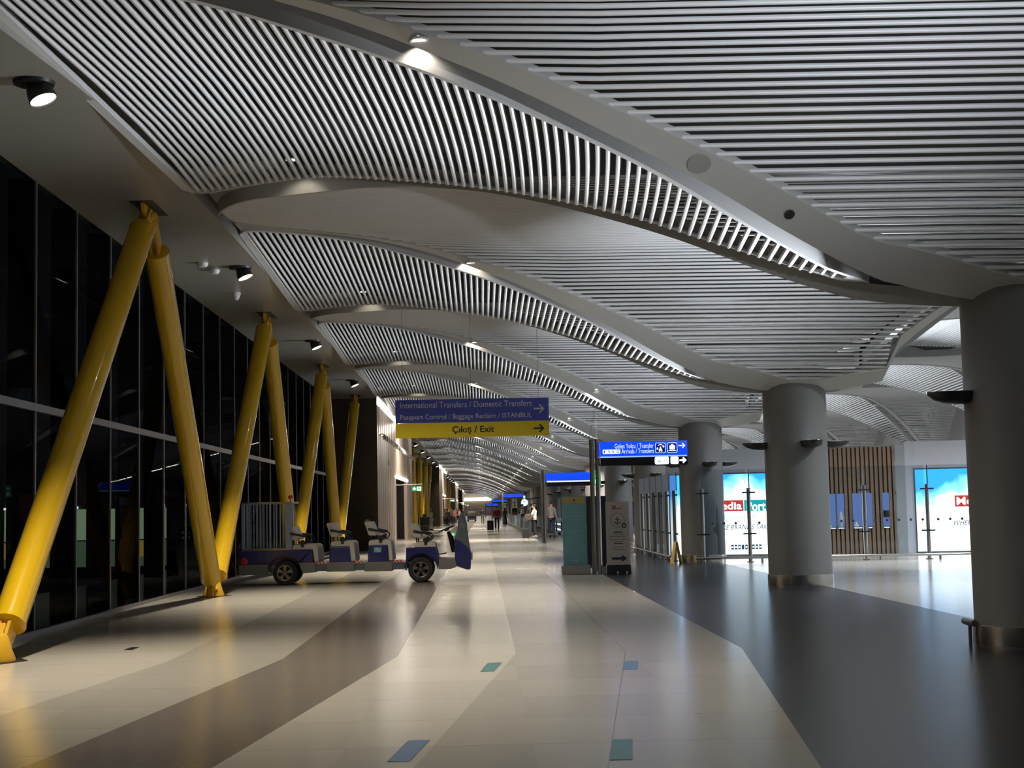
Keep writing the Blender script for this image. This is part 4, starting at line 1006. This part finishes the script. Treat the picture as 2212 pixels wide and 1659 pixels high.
# ---------------------------------------------------------------- passenger cart
def arch(cx, cz, r, a0, a1, n=14):
    return [(cx+r*math.cos(math.radians(a0+(a1-a0)*i/n)), cz+r*math.sin(math.radians(a0+(a1-a0)*i/n))) for i in range(n+1)]
def wheel(t, x, y, z, r, side, spokes=True):
    w = 0.20; y0 = y; y1 = y+w*side        # y0 outer face
    mb = MB(); mb.lathe([(r*0.62, 0.02), (r*0.70, 0.0), (r*0.90, 0.0), (r*0.98, 0.025), (r, 0.06), (r, w-0.06), (r*0.98, w-0.025), (r*0.9, w), (r*0.6, w)], seg=40, axis='y')
    mb.v = [(v[0]+x, y0+v[1]*side, v[2]+z) for v in mb.v]
    tyre = mb.build('tyre', M['rubber'], t, smooth=True)
    mb = MB(); mb.lathe([(r*0.68, 0.02), (r*0.62, 0.012), (r*0.58, 0.03), (r*0.56, 0.08), (0, 0.085)], seg=40, axis='y')
    mb.v = [(v[0]+x, y0+v[1]*side, v[2]+z) for v in mb.v]; mb.build('rim', M['rubber'], tyre, smooth=True)
    mb = MB()
    for i in range(5):
        for o in (-0.16, 0.16):
            q = 2*PI*i/5+0.3+o; q2 = 2*PI*i/5+0.3+o*0.4
            c, s = math.cos(q), math.sin(q); p0 = (r*0.10*math.cos(q2), r*0.10*math.sin(q2)); p1 = (r*0.60*c, r*0.60*s); n = (-s*0.016, c*0.016)
            mb.prism([(p0[0]-n[0], p0[1]-n[1]), (p1[0]-n[0], p1[1]-n[1]), (p1[0]+n[0], p1[1]+n[1]), (p0[0]+n[0], p0[1]+n[1])], 'y', 0.012, 0.045)
    mb.lathe([(0, 0.005), (r*0.10, 0.008), (r*0.13, 0.03), (r*0.13, 0.06), (0, 0.06)], seg=20, axis='y')
    mb.lathe([(r*0.56, 0.02), (r*0.60, 0.012), (r*0.64, 0.012), (r*0.66, 0.03)], seg=40, axis='y')
    mb.v = [(v[0]+x, y0+v[1]*side, v[2]+z) for v in mb.v]; mb.build('spokes', M['steel_dark'], tyre, smooth=True)
def cart(name, label, loc, rz=0.0):
    t = thing(name, label, 'cart', loc, rz)
    YN, YF = -0.60, 0.60
    # rear and front navy bodies with wheel arches
    rear = [(-2.47, 0.46), (-2.44, 0.735), (-0.915, 0.74), (-0.895, 0.475), (-1.20, 0.475)]+arch(-1.495, 0.245, 0.385, 36, 146)+[(-1.84, 0.46)]
    front = [(1.065, 0.30), (1.08, 0.735), (1.71, 0.732), (1.765, 0.49), (1.75, 0.27)]+arch(1.385, 0.255, 0.355, 8, 172)
    def side_body(nm, poly, mat):
        b = MB(); b.prism(poly, 'y', YN, YN+0.30); b.prism(poly, 'y', YF-0.30, YF)
        xa = min(p[0] for p in poly); xb = max(p[0] for p in poly); za = max(p[1] for p in poly)
        b.box(xa+0.03, xb-0.06, YN+0.30, YF-0.30, 0.42, za-0.002); return b.build(nm, mat, t, bevel=0.012)
    side_body('rear_body', rear, M['navy']); side_body('front_body', front, M['navy'])
    for i, poly in enumerate(([(-2.47, 0.23), (-1.86, 0.235), (-1.845, 0.45), (-2.47, 0.455)], [(-1.12, 0.245), (-0.83, 0.265), (-0.86, 0.47), (-1.20, 0.47)],
                 [(-0.61, 0.265), (-0.025, 0.265), (-0.025, 0.462), (-0.60, 0.468)], [(0.19, 0.255), (0.78, 0.252), (0.785, 0.455), (0.20, 0.455)],
                 [(1.77, 0.27), (2.015, 0.264), (2.16, 0.317), (2.12, 0.47), (1.77, 0.49)])):
        MB().prism(poly, 'y', YN-0.012, YF+0.012).build('skirt', M['skirt'], t, bevel=0.01)
    MB().box(-0.85, 1.10, YN+0.02, YF-0.02, 0.285, 0.435).build('deck', M['cowl_grey'], t, bevel=0.01)
    for xa, xb in ((-0.85, -0.62), (-0.02, 0.19), (0.80, 1.02)):
        mb = MB(); mb.box(xa, xb, YN+0.004, YN+0.019, 0.43, 0.488); st = mb.build('step_edge', M['white'], t)
        mb = MB(); n = 3
        for i in range(n):
            x = xa+(xb-xa)*(i+0.15)/n; dx = (xb-xa)/n*0.5
            mb.prism([(x+0.02, 0.43), (x+0.02+dx, 0.43), (x-0.03+dx, 0.488), (x-0.03, 0.488)], 'y', YN-0.001, YN+0.004)
        mb.build('red_stripes', M['red'], st)
    for poly in ([(-0.555, 0.468), (-0.52, 0.79), (-0.125, 0.785), (-0.095, 0.46)], [(0.265, 0.452), (0.278, 0.80), (0.695, 0.80), (0.715, 0.455)]):
        MB().prism(poly, 'y', YN, YF).build('seat_box', M['navy'], t, bevel=0.012)
    MB().box(0.40, 0.555, YN-0.003, YN, 0.655, 0.758).build('teal_sticker', M['teal'], t)
    MB().prism([(0.43, 0.75), (0.445, 0.755), (0.515, 0.66), (0.50, 0.66)], 'y', YN-0.005, YN-0.003).build('sticker_mark', M['letter_white'], t)
    # seats: cushion wrapping down in front, backrest on stays, arms
    for x0, x1, zb, bx, face in ((-1.335, -0.80, 0.74, -1.40, 1), (-0.525, -0.02, 0.79, -0.55, 1), (0.28, 0.77, 0.80, 0.26, 1), (1.25, 1.71, 0.735, 1.22, 0)):
        zt = zb+0.115
        q = [(x0, zb), (x0+0.01, zt-0.02), (x0+0.05, zt), (x1-0.06, zt), (x1-0.01, zt-0.03), (x1, zt-0.08)]
        q += [(x1+0.03, 0.47), (x1-0.07, 0.47), (x1-0.11, zb)] if face else [(x1+0.005, zb)]
        MB().prism(q, 'y', YN+0.03, YF-0.03).build('seat_cushion', M['cream'], t, bevel=0.02)
        zc = zt+0.10
        MB().prism([(bx+0.03, zc), (bx-0.065, zc+0.27), (bx-0.045, zc+0.29), (bx+0.075, zc+0.29), (bx+0.185, zc+0.02), (bx+0.165, zc-0.01)], 'y', YN+0.05, YF-0.05).build('backrest', M['cream'], t, bevel=0.02)
        mb = MB()
        for y in (YN+0.12, YF-0.12): mb.tube([(bx+0.10, y, zb-0.02), (bx+0.075, y, zc), (bx+0.03, y, zc+0.2)], 0.016, 8)
        mb.build('back_stay', M['black'], t, smooth=True)
        for y in (YN+0.035, YF-0.035):
            mb = MB(); mb.tube([(bx+0.02, y, zc+0.135), (bx+0.20, y, zc+0.10), (bx+0.36, y, zc+0.065)], 0.026, 8)
            mb.tube([(bx+0.36, y, zc+0.06), (bx+0.405, y, zc+0.01), (bx+0.39, y, zc-0.06), (bx+0.33, y, zc-0.09)], 0.014, 8)
            mb.lathe([(0, -0.03), (0.055, -0.025), (0.06, 0), (0.055, 0.025), (0, 0.03)], (bx+0.28, y, zt+0.04), 14, axis='y')
            mb.box(bx+0.25, bx+0.31, y-0.02, y+0.02, zt-0.06, zt+0.02); mb.build('armrest', M['black'], t, smooth=True)
    for x, r, z in ((-1.495, 0.262, 0.262), (1.385, 0.270, 0.270)):
        for y, s in ((YN+0.0, 1), (YF-0.0, -1)): wheel(t, x, y, z, r, s)
    mb = MB()
    for x in (-1.495, 1.385): mb.tube([(x, YN+0.15, 0.262), (x, YF-0.15, 0.262)], 0.04, 8)
    mb.build('axle', M['black'], t)
    # cowl, dashboard, steering
    MB().prism([(2.105, 0.90), (2.23, 0.84), (2.405, 0.68), (2.46, 0.51), (2.445, 0.255), (2.385, 0.242), (2.16, 0.318), (2.12, 0.43)], 'y', YN, YF).build('lower_cowl', M['navy'], t, bevel=0.02)
    MB().prism([(2.105, 0.90), (2.17, 1.07), (2.21, 1.32), (2.25, 1.45), (2.325, 1.44), (2.372, 1.25), (2.412, 0.84), (2.465, 0.51), (2.405, 0.68), (2.23, 0.84)], 'y', YN+0.04, YF-0.04).build('upper_cowl', M['cowl_grey'], t, bevel=0.02)
    MB().box(2.465, 2.49, YN+0.1, YF-0.1, 0.45, 0.60).build('front_light_band', M['white'], t, bevel=0.004)
    MB().lathe([(0, -0.006), (0.058, -0.006), (0.062, 0.0)], (2.285, YN+0.04, 1.18), 24, axis='y').build('side_badge', M['skirt'], t)
    MB().prism([(2.02, 1.04), (2.06, 1.12), (2.12, 1.155), (2.2, 1.15), (2.19, 0.95), (2.10, 0.93)], 'y', YN+0.12, YF-0.12).build('dashboard', M['cream'], t, bevel=0.01)
    mb = MB(); mb.tube([(2.11, -0.12, 0.62), (1.985, -0.12, 1.06)], [0.07, 0.045], 12); mb.build('steering_column', M['black'], t, smooth=True)
    mb = MB(); mb.lathe([(0.155, -0.018), (0.185, -0.012), (0.185, 0.012), (0.155, 0.018), (0.145, 0.0), (0.155, -0.018)], seg=28)
    mb.lathe([(0, -0.05), (0.05, -0.04), (0.06, 0.02), (0, 0.025)], seg=14)
    for i in range(3): q = 2*PI*i/3; mb.tube([(0, 0, 0), (0.16*math.cos(q), 0.16*math.sin(q), 0)], 0.016, 6)
    rot = Matrix.Rotation(math.radians(-21), 3, 'Y'); mb.v = [tuple(rot @ Vector(v)+Vector((1.935, -0.12, 1.115))) for v in mb.v]
    mb.build('steering_wheel', M['black'], t, smooth=True)
    MB().lathe([(0, -0.012), (0.02, -0.012), (0.02, 0.012), (0, 0.012)], (2.085, YN+0.11, 0.995), 12, axis='y').build('green_lamp', emit('green_lamp', (0.1, 1.0, 0.25), 3), t)
    MB().tube([(1.74, YN+0.06, 0.588), (1.80, YN+0.05, 0.585), (1.94, YN+0.05, 0.607)], 0.013, 8).build('lever', M['black'], t)
    MB().lathe([(0, -0.03), (0.06, -0.025), (0.085, 0.0), (0.085, 0.03)], (-2.36, YN-0.005, 0.52), 18, axis='y').build('tail_light', M['red'], t)
    MB().tube([(1.02, YN-0.02, 0.31), (1.10, YN-0.02, 0.27)], 0.02, 8).add([], []).tube([(-1.85, YN-0.02, 0.29), (-1.79, YN-0.02, 0.25)], 0.022, 8).build('bumper_tip', M['steel'], t)
    mb = MB(); mb.tube([(-1.372, YN+0.06, 0.74), (-1.366, YN+0.06, 1.83)], 0.014, 8); m = mb.build('beacon_mast', M['steel'], t)
    MB().lathe([(0, 1.83), (0.045, 1.83), (0.05, 1.87), (0.035, 1.90), (0, 1.905)], (-1.366, YN+0.06, 0), 14).build('beacon', M['red'], m)
    return t
cart('passenger_cart', 'long navy passenger cart with cream seats parked across the aisle', (-2.7, 32.33, 0))
t = thing('luggage_cage', 'blue white barred luggage cage standing on the rear of the long cart', 'luggage cage', (-2.7, 32.33, 0.742))
mb = MB(); x = -2.28; i = 0
while x < -1.50:
    mb.box(x-0.009, x+0.009, -0.56, -0.54, 0.03, 0.99)
    if i % 2: mb.box(x-0.009, x+0.009, 0.54, 0.56, 0.03, 0.99)
    x += (0.045, 0.085, 0.06, 0.09)[i % 4]; i += 1
for y in (-0.3, 0.0, 0.3):
    for xx in (-2.34, -1.36): mb.box(xx-0.009, xx+0.009, y-0.009, y+0.009, 0.03, 0.99)
mb.build('bars', M['cage'], t)
mb = MB(); mb.box(-1.475, -1.34, -0.565, -0.53, 0.03, 0.985); mb.box(-2.41, -2.335, -0.565, -0.53, 0.03, 0.985); mb.build('corner_panel', M['cage'], t, bevel=0.004)
mb = MB()
for z in (0.985, 0.0): 
    for y in (-0.545, 0.545): mb.box(-2.40, -1.33, y-0.022, y+0.022, z, z+0.04)
    for xx in (-2.38, -1.35): mb.box(xx-0.02, xx+0.02, -0.545, 0.545, z, z+0.04)
mb.build('frame', M['steel_dark'], t)
tt = cart('passenger_cart', 'distant navy cart in the middle of the aisle, seen from behind', (-1.35, 205, 0), PI/2)

# ---------------------------------------------------------------- people
def skin_mesh(nodes, edges, sub=1):
    me = bpy.data.meshes.new('tmp'); me.from_pydata([n[0] for n in nodes], edges, [])
    o = bpy.data.objects.new('tmp', me); COL.objects.link(o)
    o.modifiers.new('skin', 'SKIN')
    if not me.skin_vertices: me.skin_vertices.new()
    for i, n in enumerate(nodes):
        r = n[1]; me.skin_vertices[0].data[i].radius = (r, r) if not isinstance(r, tuple) else r
    me.skin_vertices[0].data[0].use_root = True
    s = o.modifiers.new('sub', 'SUBSURF'); s.levels = sub; s.render_levels = sub
    dg = bpy.context.evaluated_depsgraph_get(); dg.update()
    out = bpy.data.meshes.new_from_object(o.evaluated_get(dg))
    bpy.data.objects.remove(o); bpy.data.meshes.remove(me)
    out.polygons.foreach_set('use_smooth', [True]*len(out.polygons)); return out
def person(label, loc, rz, H=1.74, top='c_grey', legs='c_jeans', hair='short', step=0.0, arm=(0.0, 0.0), bend_l=0.0, skirt=False, sit=False, group=None, bag=None, head_tilt=0.0, elbow=(0.15, 0.15)):
    """facing local -y; step: stride in metres; arm: forward swing of left/right hand in radians"""
    t = thing('person', label, 'person', loc, rz, group); k = H/1.74
    V = lambda x, y, z: (x*k, y*k, z*k)
    nodes = []; edges = []
    def N(p, r, par=None):
        nodes.append((V(*p), tuple(q*k for q in r) if isinstance(r, tuple) else r*k)); i = len(nodes)-1
        if par is not None: edges.append((par, i))
        return i
    hz = 0.50 if sit else 0.92
    pel = N((0, 0, hz), (0.155, 0.105)); wai = N((0, -0.01, hz+0.18), (0.135, 0.095), pel); che = N((0, -0.01, hz+0.38), (0.165, 0.11), wai)
    sho = N((0, 0.0, hz+0.52), (0.12, 0.085), che); nek = N((0, -0.005, hz+0.585), 0.052, sho); 
    hd0 = N((0, -0.02-head_tilt*0.3, hz+0.66), (0.062, 0.075), nek); hd1 = N((0, -0.015-head_tilt*0.6, hz+0.735), (0.074, 0.092), hd0); hd2 = N((0, 0.0-head_tilt*0.7, hz+0.80), (0.055, 0.068), hd1)
    nose = N((0, -0.115-head_tilt*0.55, hz+0.715), 0.012, hd1)
    arms = []
    for s, a, e in ((1, arm[0], elbow[0]), (-1, arm[1], elbow[1])):
        s0 = N((s*0.185, 0.0, hz+0.49), 0.055, sho)
        ex, ey, ez = s*0.225, -0.29*math.sin(a), hz+0.49-0.29*math.cos(a)
        el = N((ex, ey, ez), 0.042, s0); b = a+e
        wx, wy, wz = s*0.235, ey-0.25*math.sin(b), ez-0.25*math.cos(b)
        wr = N((wx, wy, wz), 0.030, el)
        ux, uy, uz = 0, -math.sin(b), -math.cos(b)
        pm = N((wx, wy+uy*0.06, wz+uz*0.06), (0.038, 0.024), wr)
        for f, (off, ln) in enumerate(((-0.030, 0.075), (-0.010, 0.090), (0.010, 0.084), (0.030, 0.065))):
            f0 = N((wx, wy+uy*0.10+off*uz*-1, wz+uz*0.10+off*uy), 0.010, pm)
            f1 = N((wx-s*0.018, wy+uy*(0.10+ln)+off*uz*-1, wz+uz*(0.10+ln)+off*uy), 0.008, f0)
        th = N((wx-s*0.012, wy+uy*0.07+0.045*uz, wz+uz*0.07-0.045*uy), 0.010, pm)
        arms.append(((s*0.185, 0, hz+0.49), (ex, ey, ez), (wx, wy, wz)))
    legsP = []
    for s, st in ((1, step), (-1, -step)):
        if sit:
            hp = N((s*0.09, 0, 0.48), 0.085, pel); kn = N((s*0.10, -0.42, 0.50), 0.062, hp); an = N((s*0.10, -0.42, 0.09), 0.042, kn); ft = N((s*0.10, -0.56, 0.035), (0.042, 0.03), an)
            legsP.append(((s*0.09, 0, 0.48), (s*0.10, -0.42, 0.50), (s*0.10, -0.42, 0.10)))
        else:
            lift = 0.05 if st > 0 and step > 0.15 else 0.0
            ay = st*0.55; ky = st*0.30-abs(st)*0.12-0.015
            hp = N((s*0.095, 0, 0.86), 0.088, pel); kn = N((s*0.10, ky, 0.49), 0.060, hp); an = N((s*0.10, ay, 0.10+lift), 0.043, kn)
            hl = N((s*0.10, ay-0.06, 0.055+lift*0.5), (0.042, 0.035), an); ft = N((s*0.105, ay-0.17, 0.035), (0.04, 0.028), hl)
            legsP.append(((s*0.095, 0, 0.88), (s*0.10, ky, 0.49), (s*0.10, ay, 0.11+lift)))
    me = skin_mesh(nodes, edges); me.materials.append(M['skin'])
    body = bpy.data.objects.new('body', me); COL.objects.link(body); body.parent = t
    # face: eyes, mouth, ears
    mb = MB()
    for s in (-1, 1): mb.lathe([(0, -0.010), (0.009, -0.006), (0.011, 0.004), (0, 0.008)], V(s*0.030, -0.100-head_tilt*0.6, hz+0.745), 8, axis='y')
    mb.box(-0.022*k, 0.022*k, (-0.104-head_tilt*0.45)*k, (-0.085-head_tilt*0.45)*k, (hz+0.672)*k, (hz+0.680)*k)
    mb.build('eyes_and_mouth', M['hair'], t, smooth=True)
    # clothing
    def garment(nm, mat, nn, ee):
        m2 = skin_mesh([(V(*p), tuple(q*k for q in r) if isinstance(r, tuple) else r*k) for p, r in nn], ee); m2.materials.append(M[mat])
        o = bpy.data.objects.new(nm, m2); COL.objects.link(o); o.parent = t; return o
    mixp = lambda a, b, f: tuple(a[i]+(b[i]-a[i])*f for i in range(3))
    nn = [((0, 0, hz-0.02), (0.172, 0.122)), ((0, -0.01, hz+0.18), (0.152, 0.112)), ((0, -0.01, hz+0.38), (0.182, 0.126)), ((0, 0, hz+0.525), (0.13, 0.095))]; ee = [(0, 1), (1, 2), (2, 3)]
    for a in arms:
        i = len(nn); nn += [(a[0], 0.068), (a[1], 0.055), (mixp(a[1], a[2], 0.9), 0.042)]; ee += [(3, i), (i, i+1), (i+1, i+2)]
    if skirt:
        garment('robe', top, nn, ee)
        mb = MB(); mb.lathe([(0, hz*k+0.1), (0.16*k, hz*k+0.1), (0.20*k, 0.55*k), (0.26*k, 0.06), (0.24*k, 0.05), (0, 0.06)], seg=20); mb.build('long_skirt', M[legs], t, smooth=True)
    else:
        garment('top', top, nn, ee)
        nn = [((0, 0, hz+0.05), (0.162, 0.115))]; ee = []
        for a in legsP:
            i = len(nn); nn += [(a[0], 0.10), (a[1], 0.076), (a[2], 0.060)]; ee += [(0, i), (i, i+1), (i+1, i+2)]
        garment('trousers', legs, nn, ee)
    mb = MB()
    for a in legsP:
        x, y, z = a[2]
        mb.lathe([(0, 0.0), (0.045, 0.0), (0.052, 0.03), (0.05, 0.075), (0.04, 0.10), (0, 0.10)], (0, 0, 0), 12)
    n = len(mb.v)//2
    for j, a in enumerate(legsP):
        x, y, z = a[2]; zz = max(0.0, z-0.11)
        for i in range(j*n, (j+1)*n):
            v = mb.v[i]; mb.v[i] = ((v[0]+x)*k, (v[1]*2.6+y-0.05)*k, (v[2]+zz)*k)
    mb.build('shoes', M['black'] if legs != 'c_black' else M['c_grey'], t, smooth=True)
    hc = (0, (0.012-head_tilt*0.6)*k, (hz+0.765)*k)
    mb = MB()
    def cap(rx, ry, rz_, z0, z1, c, n=16, rings=7, front=0.5):
        vs = []; fs = []
        for i in range(rings+1):
            p = z0+(z1-z0)*i/rings; rr = math.sqrt(max(0, 1-p*p))
            for j in range(n):
                q = 2*PI*j/n; y = math.sin(q)*rr
                if p < 0.25 and y < -front*0.5: y = -front*0.5*0.6
                vs.append((c[0]+rx*math.cos(q)*rr, c[1]+ry*y, c[2]+rz_*p))
        for i in range(rings):
            for j in range(n): fs.append((i*n+j, i*n+(j+1) % n, (i+1)*n+(j+1) % n, (i+1)*n+j))
        mb.add(vs, fs+[tuple(range(n))])
    if hair == 'short': cap(0.088*k, 0.108*k, 0.10*k, -0.45, 1.0, hc)
    elif hair == 'long': cap(0.096*k, 0.115*k, 0.105*k, -0.9, 1.0, hc); mb.tube([(0, 0.06*k, hc[2]-0.02*k), (0, 0.085*k, hc[2]-0.16*k), (0, 0.09*k, hc[2]-0.30*k)], [0.085*k, 0.08*k, 0.04*k], 12)
    elif hair == 'scarf': cap(0.102*k, 0.122*k, 0.115*k, -1.0, 1.0, hc); mb.tube([(0, 0.01*k, hc[2]-0.05*k), (0, 0.01*k, hc[2]-0.17*k), (0, 0.01*k, hc[2]-0.27*k)], [0.10*k, 0.10*k, 0.15*k], 14)
    mb.build('scarf' if hair == 'scarf' else 'hair', M['hair'] if hair != 'scarf' else M['c_black'], t, smooth=True)
    return t
def suitcase(label, loc, rz, w=0.40, h=0.58, d=0.24, mat='c_black', handle=0.45):
    t = thing('suitcase', label, 'suitcase', loc, rz)
    MB().box(-w/2, w/2, -d/2, d/2, 0.06, h).build('shell', M[mat], t, bevel=0.03)
    mb = MB()
    for x in (-w/2+0.05, w/2-0.05):
        for y in (-d/2+0.05, d/2-0.05): mb.lathe([(0, -0.015), (0.03, -0.015), (0.03, 0.015), (0, 0.015)], (x, y, 0.03), 12, axis='y')
    mb.build('wheels', M['white'], t)
    mb = MB()
    for x in (-0.09, 0.09): mb.tube([(x, d/2-0.03, h-0.02), (x, d/2-0.03, h+handle)], 0.009, 6)
    mb.tube([(-0.10, d/2-0.03, h+handle), (0.10, d/2-0.03, h+handle)], 0.014, 8); mb.build('pull_handle', M['steel'], t)
    return t
def backpack(label, loc, rz, mat):
    t = thing('backpack', label, 'backpack', loc, rz)
    mb = MB(); mb.prism(rrect(-0.15, 0.15, 0.0, 0.42, 0.08), 'y', 0.0, 0.15); mb.build('bag', M[mat], t, bevel=0.03)
    MB().prism(rrect(-0.11, 0.11, 0.03, 0.20, 0.04), 'y', 0.15, 0.19).build('front_pocket', M[mat], t, bevel=0.015)
    mb = MB()
    for x in (-0.10, 0.10): mb.tube([(x, 0.02, 0.40), (x, -0.10, 0.46), (x, -0.28, 0.38), (x, -0.28, 0.15), (x, 0.0, 0.06)], 0.014, 6)
    mb.build('straps', M['c_black'], t)
AW = PI        # walking away from the camera
person('person in a dark red shirt and dark trousers walking away down the aisle', (1.10, 107, 0), AW, 1.76, 'c_red', 'c_black', 'short', 0.22, (0.35, -0.45), elbow=(0.2, 0.3))
suitcase('black suitcase rolling beside the person in the dark red shirt', (0.62, 106.4, 0), PI, 0.46, 0.74, 0.28, 'c_black', 0.30)
person('person in dark clothes with a pink backpack far down the aisle', (0.12, 168, 0), AW, 1.68, 'c_navy', 'c_olive', 'short', 0.15, (0.2, -0.2))
backpack('pink backpack worn by the person far down the aisle', (0.12, 168.12, 0.97), 0, 'c_pink')
person('person in a long black robe and scarf at the edge of the moving walkway', (2.30, 146, 0), AW-0.3, 1.66, 'c_black', 'c_black', 'scarf', 0.0, (0.2, 0.1), skirt=True)
person('person with dark hair in a white shirt carrying a patterned bag by the walkway', (2.72, 76.2, 0), -1.9, 1.72, 'c_white', 'c_black', 'short', 0.16, (0.5, 0.55), elbow=(0.7, 0.8), head_tilt=0.05)
t = thing('shoulder_bag', 'patterned shoulder bag held by the person in the white shirt', 'bag', (2.38, 76.0, 0.92))
mb = MB(); mb.prism(rrect(-0.19, 0.19, 0.0, 0.34, 0.09), 'y', -0.12, 0.12); mb.build('bag', pbr('dappled_fabric', (0.06, 0.052, 0.045), 0.9, noise=0.95, nscale=16), t, bevel=0.05)
MB().tube([(-0.12, 0, 0.32), (-0.05, 0, 0.5), (0.15, 0.0, 0.56), (0.14, 0, 0.33)], 0.014, 8).build('strap', M['c_black'], t)
suitcase('small black suitcase standing beside the person in the white shirt', (2.22, 75.2, 0), 0.1, 0.38, 0.52, 0.24, 'c_black', 0.42)
person('tall person in grey standing behind the far sign post', (3.75, 80, 0), 2.6, 1.86, 'c_grey', 'c_navy', 'short', 0.05, (0.3, 0.2))
person('person in a navy shirt and blue jeans walking behind the beige anchor banner', (4.28, 52.2, 0), -0.6, 1.74, 'c_navy', 'c_jeans', 'short', 0.18, (0.45, -0.35), elbow=(0.5, 0.3))
person('person in a long white coat standing beside a dark bin at the gate wall', (-3.98, 118, 0), -1.2, 1.66, 'c_white', 'c_white', 'long', 0.06, (0.35, 0.3), elbow=(0.9, 0.8))
t = thing('cleaning_cart', 'dark grey cleaning bin beside the person in the white coat', 'bin', (-4.42, 116, 0))
MB().prism([(-0.34, 0.10), (0.34, 0.10), (0.38, 1.02), (-0.38, 1.02)], 'y', -0.35, 0.35).build('body', M['c_olive'], t, bevel=0.03)
MB().box(-0.40, 0.40, -0.37, 0.37, 1.02, 1.10).build('lid', M['skirt'], t, bevel=0.02); MB().box(-0.16, 0.12, -0.2, 0.2, 1.10, 1.30).build('bag_top', M['black'], t, bevel=0.05)
mb = MB()
for x in (-0.28, 0.28):
    for y in (-0.28, 0.28): mb.lathe([(0, -0.02), (0.055, -0.02), (0.055, 0.02), (0, 0.02)], (x, y, 0.055), 12, axis='y')
mb.build('wheels', M['rubber'], t)
t = thing('bench_box', 'low black box bench left of the dark cleaning bin', 'bench', (-4.3, 114.2, 0)); MB().box(-0.35, 0.25, -0.4, 0.4, 0.04, 0.40).build('seat', M['black'], t, bevel=0.02); MB().box(-0.3, 0.2, -0.35, 0.35, 0.0, 0.04).build('plinth', M['black'], t)
# waiting crowd by the second gate
CR = [(-3.7, 150, 'c_white', 'c_black'), (-3.5, 153, 'c_black', 'c_jeans'), (-3.45, 149, 'c_brown', 'c_black'), (-3.2, 156, 'c_beige', 'c_navy'), (-3.6, 160, 'c_grey', 'c_black'),
      (-2.95, 158, 'c_pink', 'c_black'), (-3.3, 164, 'c_black', 'c_black'), (-2.8, 165, 'c_red', 'c_black'), (-3.05, 170, 'c_beige', 'c_brown'), (-2.55, 172, 'c_white', 'c_navy'), (-2.75, 178, 'c_navy', 'c_black'), (-2.3, 184, 'c_black', 'c_grey'), (-3.7, 157, 'c_brown', 'c_brown')]
WD = ['white', 'black', 'brown', 'beige', 'grey', 'pink', 'black', 'red', 'beige', 'white', 'navy', 'black', 'brown']
WH = ['nearest the wall corner', 'behind the first one in white', 'at the front of the queue', 'in the front middle of the queue', 'inside the queue by the wall', 'at the aisle side of the queue', 'in the middle of the queue', 'at the aisle edge of the queue', 'toward the rear of the queue', 'at the rear aisle edge of the queue', 'at the rear of the queue', 'last in the queue', 'deep against the gate wall']
for i, (x, y, a, b) in enumerate(CR):
    person('person in %s waiting by the second gate, %s' % (WD[i], WH[i]), (x, y, 0), random.uniform(-2.5, 2.5), random.uniform(1.6, 1.82), a, b, ['short', 'long', 'short'][i % 3], 0.04, (random.uniform(-.1, .4), random.uniform(-.1, .4)), group='waiting crowd')
# riders on the moving walkway
for i, (x, y, a, w) in enumerate(((3.35, 121, 'c_navy', 'in navy'), (3.75, 112, 'c_grey', 'in grey'), (3.1, 138, 'c_black', 'in black'), (3.7, 104, 'c_black', 'nearest, in black'))):
    person('person %s riding the moving walkway, seen above its balustrade' % w, (x, y, 0.175), AW+0.2, 1.72, a, 'c_black', 'short', 0.03, (0.2, 0.2))
    if i in (0, 1): backpack('%s backpack on a rider of the moving walkway' % ('beige' if i else 'white'), (x, y-0.13, 1.12), PI, 'c_beige' if i else 'c_white')
# small drain cover on the floor
t = thing('floor_outlet', 'small dark floor outlet near the nearest strut foot', 'floor outlet', (-4.05, 17.3, 0)); MB().box(-0.05, 0.05, -0.16, 0.16, 0.0005, 0.003).build('cover', M['blackfloor'], t)
